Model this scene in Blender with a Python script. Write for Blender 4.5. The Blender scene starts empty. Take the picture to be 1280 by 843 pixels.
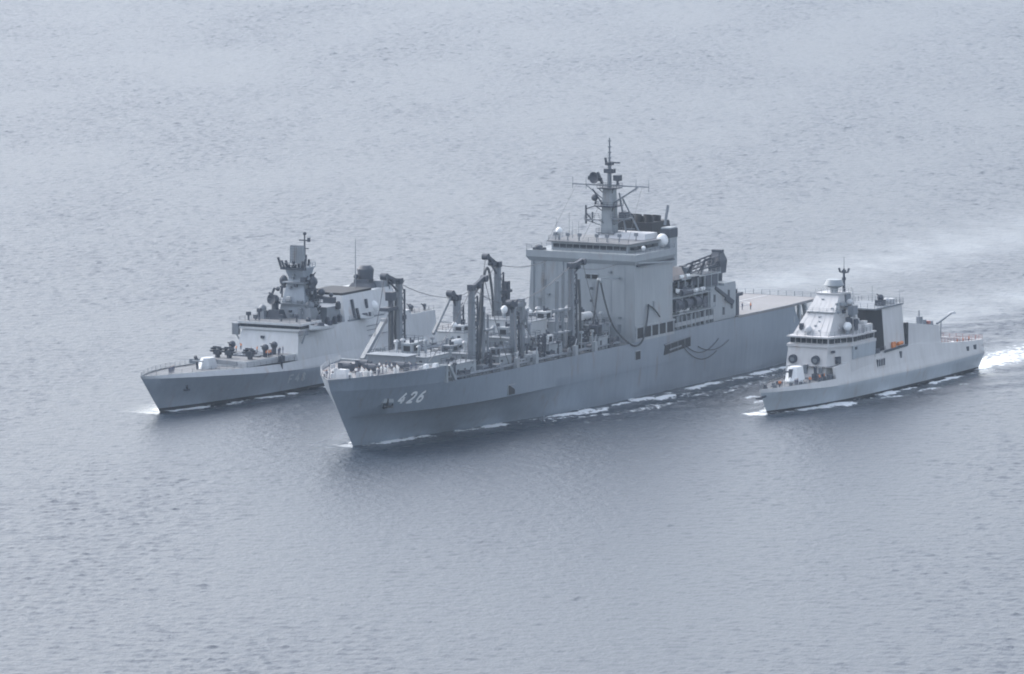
import bpy, bmesh, math, random
import numpy as np
from mathutils import Vector, Matrix
random.seed(4); R = math.radians
scene = bpy.context.scene
col = scene.collection

# ------------------------------------------------------------------ camera
CAM_H = 197.52
cd = bpy.data.cameras.new('camera'); cam = bpy.data.objects.new('camera', cd); col.objects.link(cam)
cam.location = (0, -1789.13, CAM_H); cam.rotation_euler = (R(90 - 6.3), 0, 0)
cd.sensor_fit = 'HORIZONTAL'; cd.angle = 2 * math.atan(640 / 9720.0)
cd.clip_start = 5; cd.clip_end = 60000
scene.camera = cam

# ------------------------------------------------------------------ sky, sun, exposure
SUN_EL, SUN_AZ = 42, 311          # azimuth of the sun seen from the ships, degrees clockwise from +Y
w = bpy.data.worlds.new('World'); scene.world = w; w.use_nodes = True
nt = w.node_tree; nt.nodes.clear()
sky = nt.nodes.new('ShaderNodeTexSky'); sky.sky_type = 'NISHITA'; sky.sun_disc = False
sky.sun_elevation = R(SUN_EL); sky.sun_rotation = R(SUN_AZ); sky.air_density = 1.0; sky.dust_density = 3.0; sky.ozone_density = 1.5
hs = nt.nodes.new('ShaderNodeHueSaturation'); hs.inputs['Saturation'].default_value = 0.46
bg = nt.nodes.new('ShaderNodeBackground'); bg.inputs['Strength'].default_value = 0.15
wo = nt.nodes.new('ShaderNodeOutputWorld')
nt.links.new(sky.outputs[0], hs.inputs['Color']); nt.links.new(hs.outputs[0], bg.inputs[0]); nt.links.new(bg.outputs[0], wo.inputs[0])
sd = bpy.data.lights.new('sun', 'SUN'); sun = bpy.data.objects.new('sun', sd); col.objects.link(sun)
sd.energy = 0.85; sd.angle = R(14); sd.color = (1.0, 0.965, 0.93)
sdir = Vector((math.sin(R(SUN_AZ)) * math.cos(R(SUN_EL)), math.cos(R(SUN_AZ)) * math.cos(R(SUN_EL)), math.sin(R(SUN_EL))))
sun.rotation_euler = sdir.to_track_quat('Z', 'Y').to_euler(); sun.location = (0, 0, 400)
vs = scene.view_settings; vs.view_transform = 'Standard'; vs.look = 'None'; vs.gamma = 1; vs.exposure = 1.53
scene.render.engine = 'CYCLES'
scene.cycles.volume_bounces = 2; scene.cycles.max_bounces = 8; scene.cycles.use_denoising = True
scene.cycles.filter_width = 1.9
HAZE_DENSITY = 0.000031

# ------------------------------------------------------------------ materials
def newmat(name):
    m = bpy.data.materials.new(name); m.use_nodes = True
    return m, m.node_tree, m.node_tree.nodes['Principled BSDF']
def paint(name, c, rough=0.55, var=0.16, streak=0.16, metallic=0.0):
    """weathered ship paint: broad tonal patches, vertical runs, fine grime"""
    m, t, p = newmat(name); N = t.nodes; L = t.links
    tc = N.new('ShaderNodeTexCoord')
    def noise(scale, sc, detail):
        mp = N.new('ShaderNodeMapping'); mp.inputs['Scale'].default_value = sc
        n = N.new('ShaderNodeTexNoise'); n.inputs['Scale'].default_value = scale; n.inputs['Detail'].default_value = detail
        L.new(tc.outputs['Object'], mp.inputs[0]); L.new(mp.outputs[0], n.inputs[0]); return n.outputs[0]
    a = noise(0.12, (1, 1, 1), 4); b = noise(1.0, (1.2, 1.2, 0.12), 3)
    def cen(o, k):
        q = N.new('ShaderNodeMath'); q.operation = 'MULTIPLY_ADD'; L.new(o, q.inputs[0]); q.inputs[1].default_value = 2 * k; q.inputs[2].default_value = -k; return q.outputs[0]
    s = N.new('ShaderNodeMath'); s.operation = 'ADD'; L.new(cen(a, var), s.inputs[0]); L.new(cen(b, streak), s.inputs[1])
    s2 = N.new('ShaderNodeMath'); s2.operation = 'ADD'; L.new(s.outputs[0], s2.inputs[0]); s2.inputs[1].default_value = 1.0
    v = N.new('ShaderNodeVectorMath'); v.operation = 'SCALE'; v.inputs[0].default_value = c; L.new(s2.outputs[0], v.inputs['Scale'])
    # scattered rust runs
    r = noise(0.55, (1, 1, 0.25), 5)
    rr = N.new('ShaderNodeMapRange'); rr.inputs[1].default_value = 0.60; rr.inputs[2].default_value = 0.76; rr.inputs[4].default_value = 0.5; L.new(r, rr.inputs[0])
    mx = N.new('ShaderNodeMix'); mx.data_type = 'RGBA'; L.new(rr.outputs[0], mx.inputs[0]); L.new(v.outputs[0], mx.inputs[6])
    mx.inputs[7].default_value = (c[0] * 0.8, c[1] * 0.55, c[2] * 0.42, 1)
    L.new(mx.outputs[2], p.inputs['Base Color'])
    p.inputs['Roughness'].default_value = rough; p.inputs['Metallic'].default_value = metallic
    return m
def plain(name, c, rough=0.6):
    m, t, p = newmat(name); N = t.nodes; L = t.links
    n = N.new('ShaderNodeTexNoise'); n.inputs['Scale'].default_value = 3
    tc = N.new('ShaderNodeTexCoord'); L.new(tc.outputs['Object'], n.inputs[0])
    mr = N.new('ShaderNodeMapRange'); mr.inputs[3].default_value = 0.85; mr.inputs[4].default_value = 1.15; L.new(n.outputs[0], mr.inputs[0])
    v = N.new('ShaderNodeVectorMath'); v.operation = 'SCALE'; v.inputs[0].default_value = c; L.new(mr.outputs[0], v.inputs['Scale'])
    L.new(v.outputs[0], p.inputs['Base Color']); p.inputs['Roughness'].default_value = rough; p.inputs['Specular IOR Level'].default_value = 0.5 if rough < .5 else 0.25
    return m
M = dict(
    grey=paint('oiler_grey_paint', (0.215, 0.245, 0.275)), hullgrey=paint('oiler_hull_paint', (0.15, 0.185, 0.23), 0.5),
    pale=paint('frigate_grey_paint', (0.39, 0.415, 0.445)), frhull=paint('frigate_shaded_grey', (0.20, 0.235, 0.28), 0.5),  # frigate hull grey is darkened to carry the shade of its flared sides
    cpale=paint('corvette_grey_paint', (0.43, 0.44, 0.46)), chull=paint('corvette_shaded_grey', (0.285, 0.325, 0.37), 0.5),  # corvette hull grey has the shade of the lower flare mixed in
    boot=plain('boot_topping', (0.02, 0.022, 0.028)), black=plain('soot_black_and_shade', (0.022, 0.025, 0.032), 0.7),  # black also stands in for shade inside ports and openings
    dark=plain('dark_gear_and_shade', (0.05, 0.06, 0.08)), mid=paint('mid_grey_gear', (0.135, 0.158, 0.188)),  # dark also paints the shadow line below the oiler's bridge wing
    deck=paint('deck_paint', (0.13, 0.14, 0.155), 0.85), redeck=paint('worn_red_brown_deck', (0.24, 0.19, 0.18), 0.85),
    hdeck=paint('flight_deck_paint', (0.165, 0.168, 0.18), 0.85), white=plain('white_paint', (0.62, 0.65, 0.68), 0.4),
    offwhite=plain('off_white_cover', (0.40, 0.42, 0.45), 0.6), glass=plain('dark_bridge_glass', (0.015, 0.02, 0.028), 0.15),
    hose=plain('black_rubber_hose', (0.05, 0.058, 0.07), 0.7), red=plain('faded_red_gear', (0.30, 0.13, 0.12), 0.7),
    orange=plain('orange_buoyant_gear', (0.55, 0.20, 0.08), 0.6), wire=plain('rope_and_wire', (0.12, 0.125, 0.14), 0.7),
    skin=plain('skin', (0.30, 0.19, 0.14)), cloth=plain('white_uniform', (0.72, 0.72, 0.72)), navy=plain('dark_blue_trousers', (0.03, 0.035, 0.06)),
    coverall=plain('blue_grey_coveralls', (0.08, 0.095, 0.14)), shoe=plain('black_shoes', (0.015, 0.015, 0.015)),
    tan=paint('tan_canvas', (0.30, 0.27, 0.26), 0.9),
)

# ------------------------------------------------------------------ mesh collector
class MB:
    def __init__(s): s.v = []; s.f = []; s.m = []; s.cur = 0
    def mat(s, i): s.cur = i; return s
    def add(s, vs, fs):
        b = len(s.v); s.v += [tuple(map(float, p)) for p in vs]
        for f in fs: s.f.append([b + i for i in f]); s.m.append(s.cur)
        return s
    def loft(s, lo, hi, cap=True):
        n = len(lo)
        fs = [[i, (i + 1) % n, n + (i + 1) % n, n + i] for i in range(n)]
        if cap: fs += [list(range(n))[::-1], list(range(n, 2 * n))]
        return s.add(list(lo) + list(hi), fs)
    def box(s, x0, x1, y0, y1, z0, z1):
        return s.loft([(x0, y0, z0), (x1, y0, z0), (x1, y1, z0), (x0, y1, z0)], [(x0, y0, z1), (x1, y0, z1), (x1, y1, z1), (x0, y1, z1)])
    def fr(s, a, b, z0, z1):      # a, b = (x0,x1,y0,y1) rectangles
        q = lambda r, z: [(r[0], r[2], z), (r[1], r[2], z), (r[1], r[3], z), (r[0], r[3], z)]
        return s.loft(q(a, z0), q(b, z1))
    def prism(s, poly, z0, z1, poly2=None):
        return s.loft([(x, y, z0) for x, y in poly], [(x, y, z1) for x, y in (poly2 or poly)])
    def tube(s, p, q, r, r2=None, n=8, cap=True):
        p, q = Vector(p), Vector(q); r2 = r if r2 is None else r2
        d = (q - p).normalized(); a = d.orthogonal().normalized(); b = d.cross(a)
        ring = lambda c, k: [c + a * (k * math.cos(6.2832 * i / n)) + b * (k * math.sin(6.2832 * i / n)) for i in range(n)]
        return s.loft(ring(p, r), ring(q, r2), cap)
    def beam(s, p, q, w, h=None):
        """square section bar"""
        p, q = Vector(p), Vector(q); h = h or w; d = (q - p).normalized()
        up = Vector((0, 0, 1)) if abs(d.z) < 0.95 else Vector((1, 0, 0))
        a = d.cross(up).normalized(); b = a.cross(d)
        ring = lambda c: [c + a * w / 2 + b * h / 2, c - a * w / 2 + b * h / 2, c - a * w / 2 - b * h / 2, c + a * w / 2 - b * h / 2]
        return s.loft(ring(p), ring(q))
    def path(s, pts, r, n=6):
        for a, b in zip(pts, pts[1:]): s.tube(a, b, r, n=n)
        return s
    def sphere(s, c, r, nu=14, nv=9, sz=1.0):
        c = Vector(c); vs = []; fs = []
        for j in range(nv + 1):
            th = math.pi * j / nv
            for i in range(nu):
                ph = 2 * math.pi * i / nu
                vs.append((c.x + r * math.sin(th) * math.cos(ph), c.y + r * math.sin(th) * math.sin(ph), c.z + sz * r * math.cos(th)))
        for j in range(nv):
            for i in range(nu): fs.append([j * nu + i, j * nu + (i + 1) % nu, (j + 1) * nu + (i + 1) % nu, (j + 1) * nu + i])
        return s.add(vs, fs)
    def dish(s, c, d, r, depth=0.3, n=16):
        """shallow parabolic bowl facing d, with thickness"""
        c = Vector(c); d = Vector(d).normalized(); a = d.orthogonal().normalized(); b = d.cross(a); vs = []
        for t, off in ((0.05, 0), (0.5, depth * 0.25), (1, depth), (1, depth - 0.12), (0.5, depth * 0.25 - 0.12), (0.05, -0.12)):
            vs += [c + d * off + a * (t * r * math.cos(6.2832 * i / n)) + b * (t * r * math.sin(6.2832 * i / n)) for i in range(n)]
        fs = [[k * n + i, k * n + (i + 1) % n, (k + 1) * n + (i + 1) % n, (k + 1) * n + i] for k in range(5) for i in range(n)]
        fs += [list(range(n))[::-1], list(range(5 * n, 6 * n))]
        return s.add(vs, fs)
    def lattice(s, p, q, w0, w1, r=0.08, bays=6):
        """four legged lattice column from p to q"""
        p, q = Vector(p), Vector(q); d = (q - p).normalized(); a = d.orthogonal().normalized(); b = d.cross(a)
        P = lambda t, k: p.lerp(q, t) + (a * (1, -1, -1, 1)[k] + b * (1, 1, -1, -1)[k]) * (w0 + (w1 - w0) * t) / 2
        for k in range(4):
            s.tube(P(0, k), P(1, k), r * 1.3, n=5)
            for j in range(bays):
                t0, t1 = j / bays, (j + 1) / bays
                s.tube(P(t0, k), P(t1, (k + 1) % 4), r, n=4); s.tube(P(t1, k), P(t1, (k + 1) % 4), r, n=4)
        return s
    def rail(s, pts, h=1.1, r=0.045, step=2.2, wires=3, closed=False):
        pts = [Vector(p) for p in pts]
        if closed: pts.append(pts[0])
        for a, b in zip(pts, pts[1:]):
            n = max(1, int((b - a).length / step))
            for i in range(n + 1):
                c = a.lerp(b, i / n); s.tube(c, c + Vector((0, 0, h)), r, n=4)
            for k in range(wires):
                z = Vector((0, 0, h * (k + 1) / wires)); s.tube(a + z, b + z, r * 0.7, n=4)
        return s
    def build(s, name, mats, parent=None, smooth=None):
        me = bpy.data.meshes.new(name)
        me.from_pydata(s.v, [], s.f)
        if not isinstance(mats, (list, tuple)): mats = [mats]
        for m in mats: me.materials.append(M[m] if isinstance(m, str) else m)
        me.polygons.foreach_set('material_index', [min(i, len(mats) - 1) for i in s.m])
        bm = bmesh.new(); bm.from_mesh(me); bmesh.ops.remove_doubles(bm, verts=bm.verts, dist=1e-5) if smooth == 'weld' else None
        bmesh.ops.recalc_face_normals(bm, faces=bm.faces); bm.to_mesh(me); bm.free()
        if smooth:
            me.polygons.foreach_set('use_smooth', [True] * len(me.polygons))
            me.set_sharp_from_angle(angle=R(32))
        me.update()
        o = bpy.data.objects.new(name, me); col.objects.link(o)
        if parent: o.parent = parent
        return o
def tag(o, label=None, cat=None, group=None, kind=None):
    if label: o['label'] = label
    if cat: o['category'] = cat
    if group: o['group'] = group
    if kind: o['kind'] = kind
    return o
def empty(name, loc, rz=0, parent=None):
    o = bpy.data.objects.new(name, None); col.objects.link(o); o.location = loc; o.rotation_euler = (0, 0, rz)
    o.empty_display_size = 1
    if parent: o.parent = parent
    return o
def copy_tree(o, parent=None):
    c = o.copy(); col.objects.link(c); c.parent = parent
    for ch in [k for k in o.children]: copy_tree(ch, c)
    return c

# ------------------------------------------------------------------ hull lofting
def curve(pts):
    """monotone cubic through (t, v) points"""
    x = np.array([p[0] for p in pts], float); y = np.array([p[1] for p in pts], float)
    h = np.diff(x); d = np.diff(y) / h; m = np.zeros(len(x)); m[0] = d[0]; m[-1] = d[-1]
    for i in range(1, len(x) - 1):
        m[i] = 0 if d[i - 1] * d[i] <= 0 else 2 / (1 / d[i - 1] + 1 / d[i])
    def f(t):
        t = np.clip(t, x[0], x[-1]); i = np.clip(np.searchsorted(x, t) - 1, 0, len(h) - 1); s = (t - x[i]) / h[i]
        return ((2*s**3 - 3*s**2 + 1) * y[i] + (s**3 - 2*s**2 + s) * h[i] * m[i] + (-2*s**3 + 3*s**2) * y[i+1] + (s**3 - s**2) * h[i] * m[i+1])
    return f
class Hull:
    """levels bottom to top; each: x at stem, x at stern, half breadth over x, height over x"""
    def __init__(s, levels, n=90):
        s.lv = [(a, b, curve(bb), curve(zz)) for a, b, bb, zz in levels]; s.n = n
    def pt(s, t, i):
        a, b, fb, fz = s.lv[i]; x = a + (b - a) * t; return x, float(fb(x)), float(fz(x))
    def mesh(s, mb, bands):
        T = [(i / s.n) ** 1.7 for i in range(s.n + 1)]; k = len(s.lv)
        for side in (-1, 1):
            for li in range(k - 1):
                mb.mat(bands[li]); sub = 3; vs = []; fs = []
                for t in T:
                    x0, b0, z0 = s.pt(t, li); x1, b1, z1 = s.pt(t, li + 1)
                    for j in range(sub + 1):
                        f = j / sub; vs.append((x0 + (x1 - x0) * f, side * (b0 + (b1 - b0) * f), z0 + (z1 - z0) * f))
                for i in range(s.n):
                    for j in range(sub):
                        q = i * (sub + 1) + j; fs.append([q, q + sub + 1, q + sub + 2, q + 1])
                mb.add(vs, fs)
        for li in range(k - 1):          # transom
            mb.mat(bands[li]); a = s.pt(1, li); b = s.pt(1, li + 1)
            mb.add([(a[0], -a[1], a[2]), (a[0], a[1], a[2]), (b[0], b[1], b[2]), (b[0], -b[1], b[2])], [[0, 1, 2, 3]])
        return mb
    def half(s, x, z):
        """half breadth at x, z"""
        for li in range(len(s.lv) - 1):
            lo = float(s.lv[li][3](x)); hi = float(s.lv[li + 1][3](x))
            if lo - 1e-6 <= z <= hi + 1e-6 or li == len(s.lv) - 2:
                f = (z - lo) / (hi - lo); a0, b0, fb0, _ = s.lv[li]; a1, b1, fb1, _ = s.lv[li + 1]
                a = a0 + (a1 - a0) * f; b = b0 + (b1 - b0) * f; t = min(max((x - a) / (b - a), 0), 1)
                return float(fb0(a0 + (b0 - a0) * t)) * (1 - f) + float(fb1(a1 + (b1 - a1) * t)) * f
    def deck(s, mb, i, x0=None, x1=None, dz=0.0, inset=0.15, n=50):
        """plating at level i"""
        a, b, fb, fz = s.lv[i]; x0 = a + 0.1 if x0 is None else x0; x1 = b if x1 is None else x1; vs = []; fs = []
        for k in range(n + 1):
            x = x0 + (x1 - x0) * k / n; h = max(float(fb(x)) - inset, 0.02); z = float(fz(x)) + dz
            vs += [(x, -h, z), (x, h, z), (x, -h, z - 0.12), (x, h, z - 0.12)]
        for k in range(n):
            q = 4 * k; fs += [[q, q + 4, q + 5, q + 1], [q + 2, q + 3, q + 7, q + 6]]
        return mb.add(vs, fs)
    def strip(s, mb, pts, w, off=0.05, side=-1):
        """painted stroke of width w following x,z points on the shell"""
        P = []
        for (xa, za), (xb, zb) in zip(pts, pts[1:]):
            n = max(2, int(math.hypot(xb - xa, zb - za) / 0.2))
            P += [(xa + (xb - xa) * i / n, za + (zb - za) * i / n) for i in range(n)]
        P.append(pts[-1]); vs = []
        for i, (x, z) in enumerate(P):
            a = P[max(i - 1, 0)]; b = P[min(i + 1, len(P) - 1)]; d = Vector((b[0] - a[0], b[1] - a[1])); d = d.normalized() if d.length else Vector((1, 0))
            for k in (-1, 1):
                X = x - d.y * w / 2 * k; Z = z + d.x * w / 2 * k
                vs += [(X, side * (s.half(X, Z) + off), Z), (X, side * (s.half(X, Z) + 0.01), Z)]
        fs = []
        for i in range(len(P) - 1):
            q = 4 * i; fs += [[q, q + 2, q + 6, q + 4], [q, q + 4, q + 5, q + 1], [q + 2, q + 3, q + 7, q + 6]]
        return mb.add(vs, fs)

HEAD = R(62)                       # local +X runs aft, +Y to starboard
# ================================================================== replenishment oiler, pennant 426
def make_oiler():
    root = tag(empty('replenishment_ship', (-32.69, -204.36, 0), HEAD),
               'large grey naval supply ship numbered 426 with tall block superstructure, in the middle', 'ship',
               'warships sailing in company')
    H = Hull([
        (3, 188, [(3, 0), (12, 1.6), (30, 5.0), (55, 9.0), (80, 12.0), (155, 12.8), (175, 11), (188, 8)], [(3, -2), (188, -2)]),
        (0, 190, [(0, 0), (8, 1.5), (20, 3.6), (35, 6.2), (52, 9.0), (75, 11.9), (100, 12.9), (160, 12.9), (176, 12), (190, 10)], [(0, 0), (190, 0)]),
        (-4.6, 191.8, [(-4.6, 0), (0, 2.1), (8, 5.3), (20, 8.9), (35, 11.3), (55, 12.7), (80, 13.25), (165, 13.35), (180, 13), (191.8, 12)], [(-4.6, 5.9), (191.8, 5.9)]),
        (-5, 192, [(-5, 0), (0, 2.9), (8, 6.6), (20, 10.4), (35, 12.6), (55, 13.4), (165, 13.4), (180, 13), (192, 12)], [(-5, 6.5), (192, 6.5)]),
        (-9.3, 194, [(-9.3, 0), (-5, 3.5), (0, 6.4), (10, 10.2), (20, 12.4), (35, 13.4), (50, 13.5), (170, 13.5), (194, 12.6)],
         [(-9.3, 12.2), (100, 12.2), (115, 12.9), (178, 13.1), (180, 12.8), (182.5, 9.2), (194, 9.2)])])
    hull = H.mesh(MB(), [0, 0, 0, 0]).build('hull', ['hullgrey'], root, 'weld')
    # forecastle shell with its own deck
    FC = Hull([(-9.3, 18.6, [(-9.3, 0), (-5, 3.5), (0, 6.4), (10, 10.2), (18.6, 12.2)], [(-9.3, 12.2), (18.6, 12.2)]),
               (-10.4, 17.4, [(-10.4, 0), (-8.4, 1.8), (-5, 4.5), (0, 7.7), (10, 11.1), (18, 12.7)], [(-10.4, 14.7), (0, 15.2), (17.4, 15.6)])], 50)
    mb = MB(); FC.mesh(mb, [0]); mb.build('forecastle', ['hullgrey'], root, 'weld')
    mb = MB(); FC.deck(mb, 1, -10.1, 17.4, -0.35, 0.1); mb.build('forecastle_deck', 'hdeck', root)
    mb = MB(); H.deck(mb, 4, 17, 119, -0.25, 0.2); mb.build('main_deck', 'deck', root)
    mb = MB()
    for s in (-1, 1):
        pts = [(x, s * (H.half(x, 12.2) - 0.25), 12.1) for x in (19, 30, 45, 60, 75, 90, 100)]
        mb = MB(); mb.rail(pts, 1.1, step=2.5); mb.build('deck_railing', 'mid', root)
    mb = MB(); pts = [(x, -(float(FC.lv[1][2](x)) - 0.15), float(FC.lv[1][3](x)) - 0.3) for x in (-10.1, -8, -5, 0, 5, 10, 17)]
    mb.rail(pts, 1.15, step=1.9); mb.build('bow_railing', 'offwhite', root); mb = MB(); mb.rail([(x, -y, z) for x, y, z in pts], 1.15, step=1.9); mb.build('bow_railing', 'offwhite', root)
    # painted number 426, slanted white numerals
    def num(ch, x, z, w, h, mb):
        sh = 0.22
        g = {'4': [[(.62, 1), (.0, .30), (1.0, .30)], [(.72, .62), (.72, 0)]],
             '2': [[(.05, .74), (.18, .95), (.5, 1.0), (.82, .95), (.95, .75), (.85, .52), (.45, .25), (.04, .03), (1.0, .03)]],
             '6': [[(.85, 1.0), (.45, .85), (.15, .55), (.04, .28), (.18, .06), (.5, .0), (.82, .06), (.96, .28), (.82, .50), (.5, .56), (.2, .48), (.06, .3)]]}[ch]
        for st in g: H.strip(mb, [(x + w * u + sh * h * v, z + h * v) for u, v in st], 0.46)
    for i, ch in enumerate('426'):
        mb = MB(); num(ch, 6.0 + i * 2.45, 8.5, 1.4, 2.15, mb); mb.build('hull_number', 'white', hull)
    # anchor in its pale bolster
    mb = MB(); x, z = 3.4, 9.0; y = -H.half(x, z)
    mb.mat(0).prism([(x - 1.3, y + .1), (x + 1.4, y - .95), (x + 1.4, y + .2), (x - 1.3, y + .9)], z + .0, z + 2.2, [(x - .6, y - .4), (x + .9, y - .9), (x + .8, y + .2), (x - .2, y + .9)])
    mb.mat(1).beam((x - .1, y - .35, z + .9), (x - .3, y - .3, z - 1.1), .3); mb.beam((x - 1.4, y - .0, z - .9), (x + .9, y - .8, z - .9), .45)
    mb.tube((x - 1.4, y, z - .9), (x - 1.5, y - .1, z - .2), .25, .1); mb.tube((x + .9, y - .8, z - .9), (x + 1.0, y - .9, z - .2), .25, .1)
    mb.build('anchor', ['grey', 'black'], hull)
    # square side ports: black panels painting in the shade of the holes
    for x, z, a, b in ((44.5, 7.8, 1.5, 1.0), (102.2, 9.3, 1.2, .9)):
        mb = MB(); y = -H.half(x, z)
        mb.mat(0).box(x - a, x + a, y - .04, y + .3, z - b, z + b)
        mb.mat(1).box(x - a - .2, x + a + .2, y - .12, y + .2, z + b, z + b + .18); mb.box(x - a - .2, x - a, y - .1, y + .2, z - b, z + b)
        mb.build('dark_port_panel', ['black', 'grey'], hull)
    mb = MB(); y = -13.5
    mb.mat(0).loft([(114.6, y - .05, 8.1), (127.4, y - .05, 8.9), (127.4, y + .4, 8.9), (114.6, y + .4, 8.1)], [(115.2, y - .05, 10.2), (127.4, y - .05, 10.9), (127.4, y + .4, 10.9), (115.2, y + .4, 10.2)])
    for i in range(3):
        x = 117.6 + i * 3.4; mb.mat(1).box(x, x + .16, y - .14, y + .1, 8.5 + i * .2, 10.3 + i * .2)
    mb.mat(1).beam((116.9, y - .12, 9.0), (122.8, y - .12, 9.4), .12, .32); mb.beam((114.6, y - .1, 10.35), (127.6, y - .1, 11.05), .2, .25)
    mb.build('dark_opening_panel', ['black', 'mid'], hull)  # raised black panel painting the shade inside an opening
    for (a, b, sag) in (((125, 9.2), (141, 9.2), 2.2), ((124, 8.9), (140, 6.6), 2.2), ((131, 8.4), (146, 8.4), 1.4)):
        mb = MB(); pts = []
        for i in range(13):
            t = i / 12; pts.append((a[0] + (b[0] - a[0]) * t, -13.62, a[1] + (b[1] - a[1]) * t - sag * 4 * t * (1 - t)))
        mb.path(pts, .10, 5); mb.build('hanging_line', 'dark', root)
    # stern mooring deck, flight deck on raking struts
    mb = MB(); H.deck(mb, 4, 180.5, 193.8, -.1, .2, 12); mb.build('mooring_deck', 'deck', root)
    mb = MB(); mb.box(179.6, 180.4, -13.2, 13.2, 9, 12.6); mb.build('stern_bulkhead', 'grey', root)
    mb = MB(); mb.prism([(151, -13.5), (176, -13.5), (194.6, -12.6), (194.6, 12.6), (176, 13.5), (151, 13.5)], 12.72, 13.3)
    fd = mb.build('flight_deck', 'hdeck', root)
    mb = MB()
    pass
    mb.path([(172 + 5.5 * math.cos(t / 24 * 6.2832), 5.5 * math.sin(t / 24 * 6.2832), 13.32) for t in range(25)], .14, 4)
    mb.beam((158, 0, 13.33), (193, 0, 13.33), .3, .03); mb.build('deck_marking', 'offwhite', fd)
    for s in (-1, 1):
        mb = MB(); mb.beam((194.1, s * 12.4, 12.7), (189.2, s * 12.6, 8.9), .8, .8); mb.build('strut', 'grey', root)
        mb = MB(); mb.beam((185.6, s * 12.9, 12.7), (187.2, s * 12.8, 9.0), .9, .9); mb.build('strut', 'grey', root)
        mb = MB(); mb.beam((182.6, s * 13.0, 12.7), (182.9, s * 13.0, 9.0), .7, .7); mb.build('strut', 'grey', root)
        mb = MB()
        for i in range(14):
            x = 158 + i * 2.7; mb.beam((x, s * 13.5, 13.2), (x, s * 14.8, 13.5), .1)
            mb.beam((x + 2.7, s * 13.5, 13.2), (x + 2.7, s * 14.8, 13.5), .1)
            mb.beam((x, s * 14.8, 13.5), (x + 2.7, s * 14.8, 13.5), .1); mb.beam((x, s * 14.1, 13.35), (x + 2.7, s * 14.1, 13.35), .06)
        mb.build('safety_net', 'mid', root)

    # ---------------- tall superstructure
    mb = MB(); mb.loft([(101, -13.35, 12), (119, -13.35, 12), (119, 12.9, 12), (101, 12.9, 12)], [(101, -13.35, 31), (119, -13.35, 31), (119, 11.9, 31), (101, 11.9, 31)])
    sup = mb.build('superstructure', 'grey', root)
    mb = MB()
    mb.loft([(100.9, -13.4, 28.9), (119.2, -13.4, 28.9), (119.2, 12.4, 28.9), (100.9, 12.4, 28.9)],
            [(100.3, -13.9, 29.8), (119.5, -13.9, 29.8), (119.5, 12.9, 29.8), (100.3, 12.9, 29.8)])
    mb.box(100.3, 119.5, -13.9, 12.9, 29.8, 31.2)
    mb.beam((101.5, -13.75, 29.4), (119, -13.75, 28.2), .25, .35)
    mb.build('bridge_wing', 'grey', sup)
    mb = MB()
    mb.beam((101.5, -13.6, 28.7), (119, -13.6, 28.7), .5, .35); mb.build('ledge_or_shade_strip', 'dark', sup)  # dark bar standing for the shadow under the bridge wing band
    mb = MB(); mb.mat(0).box(100.75, 101.1, -4.3, -1.4, 25.6, 26.5); mb.mat(1).box(100.6, 101.1, -4.5, -1.2, 26.5, 26.7)
    mb.mat(1).box(100.68, 101.1, -2.9, -2.75, 25.6, 26.5); mb.build('front_window', ['black', 'grey'], sup)
    for z in (23.2, 20.5, 18.0, 15.4):
        mb = MB(); mb.mat(0).box(100.86, 101.1, -3.1, -2.5, z, z + .55); mb.mat(1).box(100.8, 101.1, -3.2, -2.4, z + .55, z + .62); mb.build('scuttle', ['dark', 'grey'], sup)
    for (x, y, z) in ((101, 8.6, 24), (101, 2.4, 17.5), (101, -9.6, 15)):
        mb = MB(); mb.mat(0).box(x - .12, x + .1, y - .4, y + .4, z - .9, z + .9); mb.mat(1).box(x - .2, x + .1, y - .5, y + .5, z + .9, z + 1.0); mb.build('vent_grille', ['mid', 'grey'], sup)
    mb = MB(); mb.box(100.8, 101.1, 11.2, 11.35, 14, 29); mb.box(100.8, 101.1, 4.0, 4.12, 14, 28.9); mb.build('cable_run', 'mid', sup)
    for (y, z) in ((9.8, 19), (6.2, 13.4), (10.4, 14.4)):
        mb = MB(); mb.mat(0).box(100.9, 101.05, y - .38, y + .38, z, z + 1.7); mb.mat(1).box(100.7, 101.05, y - .6, y + .6, z + 1.85, z + 1.98); mb.build('door', ['mid', 'grey'], sup)
    for (y, z) in ((7.6, 21.5), (-5.4, 16.6), (1.4, 22.6), (-9.8, 17.2), (5.4, 29.8), (-7.4, 27.0)):
        mb = MB(); mb.box(100.55, 101.05, y - .3, y + .3, z, z + .4); mb.build('floodlight', 'mid', sup)
    for y, z0, z1 in ((-3.4, 13, 25), (8.9, 13, 28.6)):
        mb = MB()
        for k in (-.3, .3): mb.beam((100.75, y + k, z0), (100.75, y + k, z1), .06)
        for z in np.arange(z0, z1, .6): mb.beam((100.75, y - .3, z), (100.75, y + .3, z), .05)
        mb.build('ladder', 'mid', sup)
    for y in (-10.9, -7.6, -.2, 5.6):
        mb = MB(); mb.box(100.96, 101.05, y - .02, y + .02, 13, 28.8); mb.build('plate_seam', 'hullgrey', sup)
    for x, z in ((110, 18.4),):
        mb = MB(); mb.mat(0).box(x - .38, x + .38, -13.45, -13.3, z, z + 1.7); mb.mat(1).box(x - .6, x + .6, -13.6, -13.3, z + 1.8, z + 1.95); mb.build('door', ['mid', 'grey'], sup)
    # bridge house
    mb = MB(); mb.prism([(103, -10.5), (117, -11.5), (117, 9), (103, 8)], 31.2, 33.0)
    br = mb.build('bridge', 'grey', root)
    for i in range(11):
        y = -10.2 + i * 1.63; mb = MB(); mb.box(102.93, 103.1, y, y + 1.45, 31.75, 32.6); mb.build('window', 'glass', br)
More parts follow.
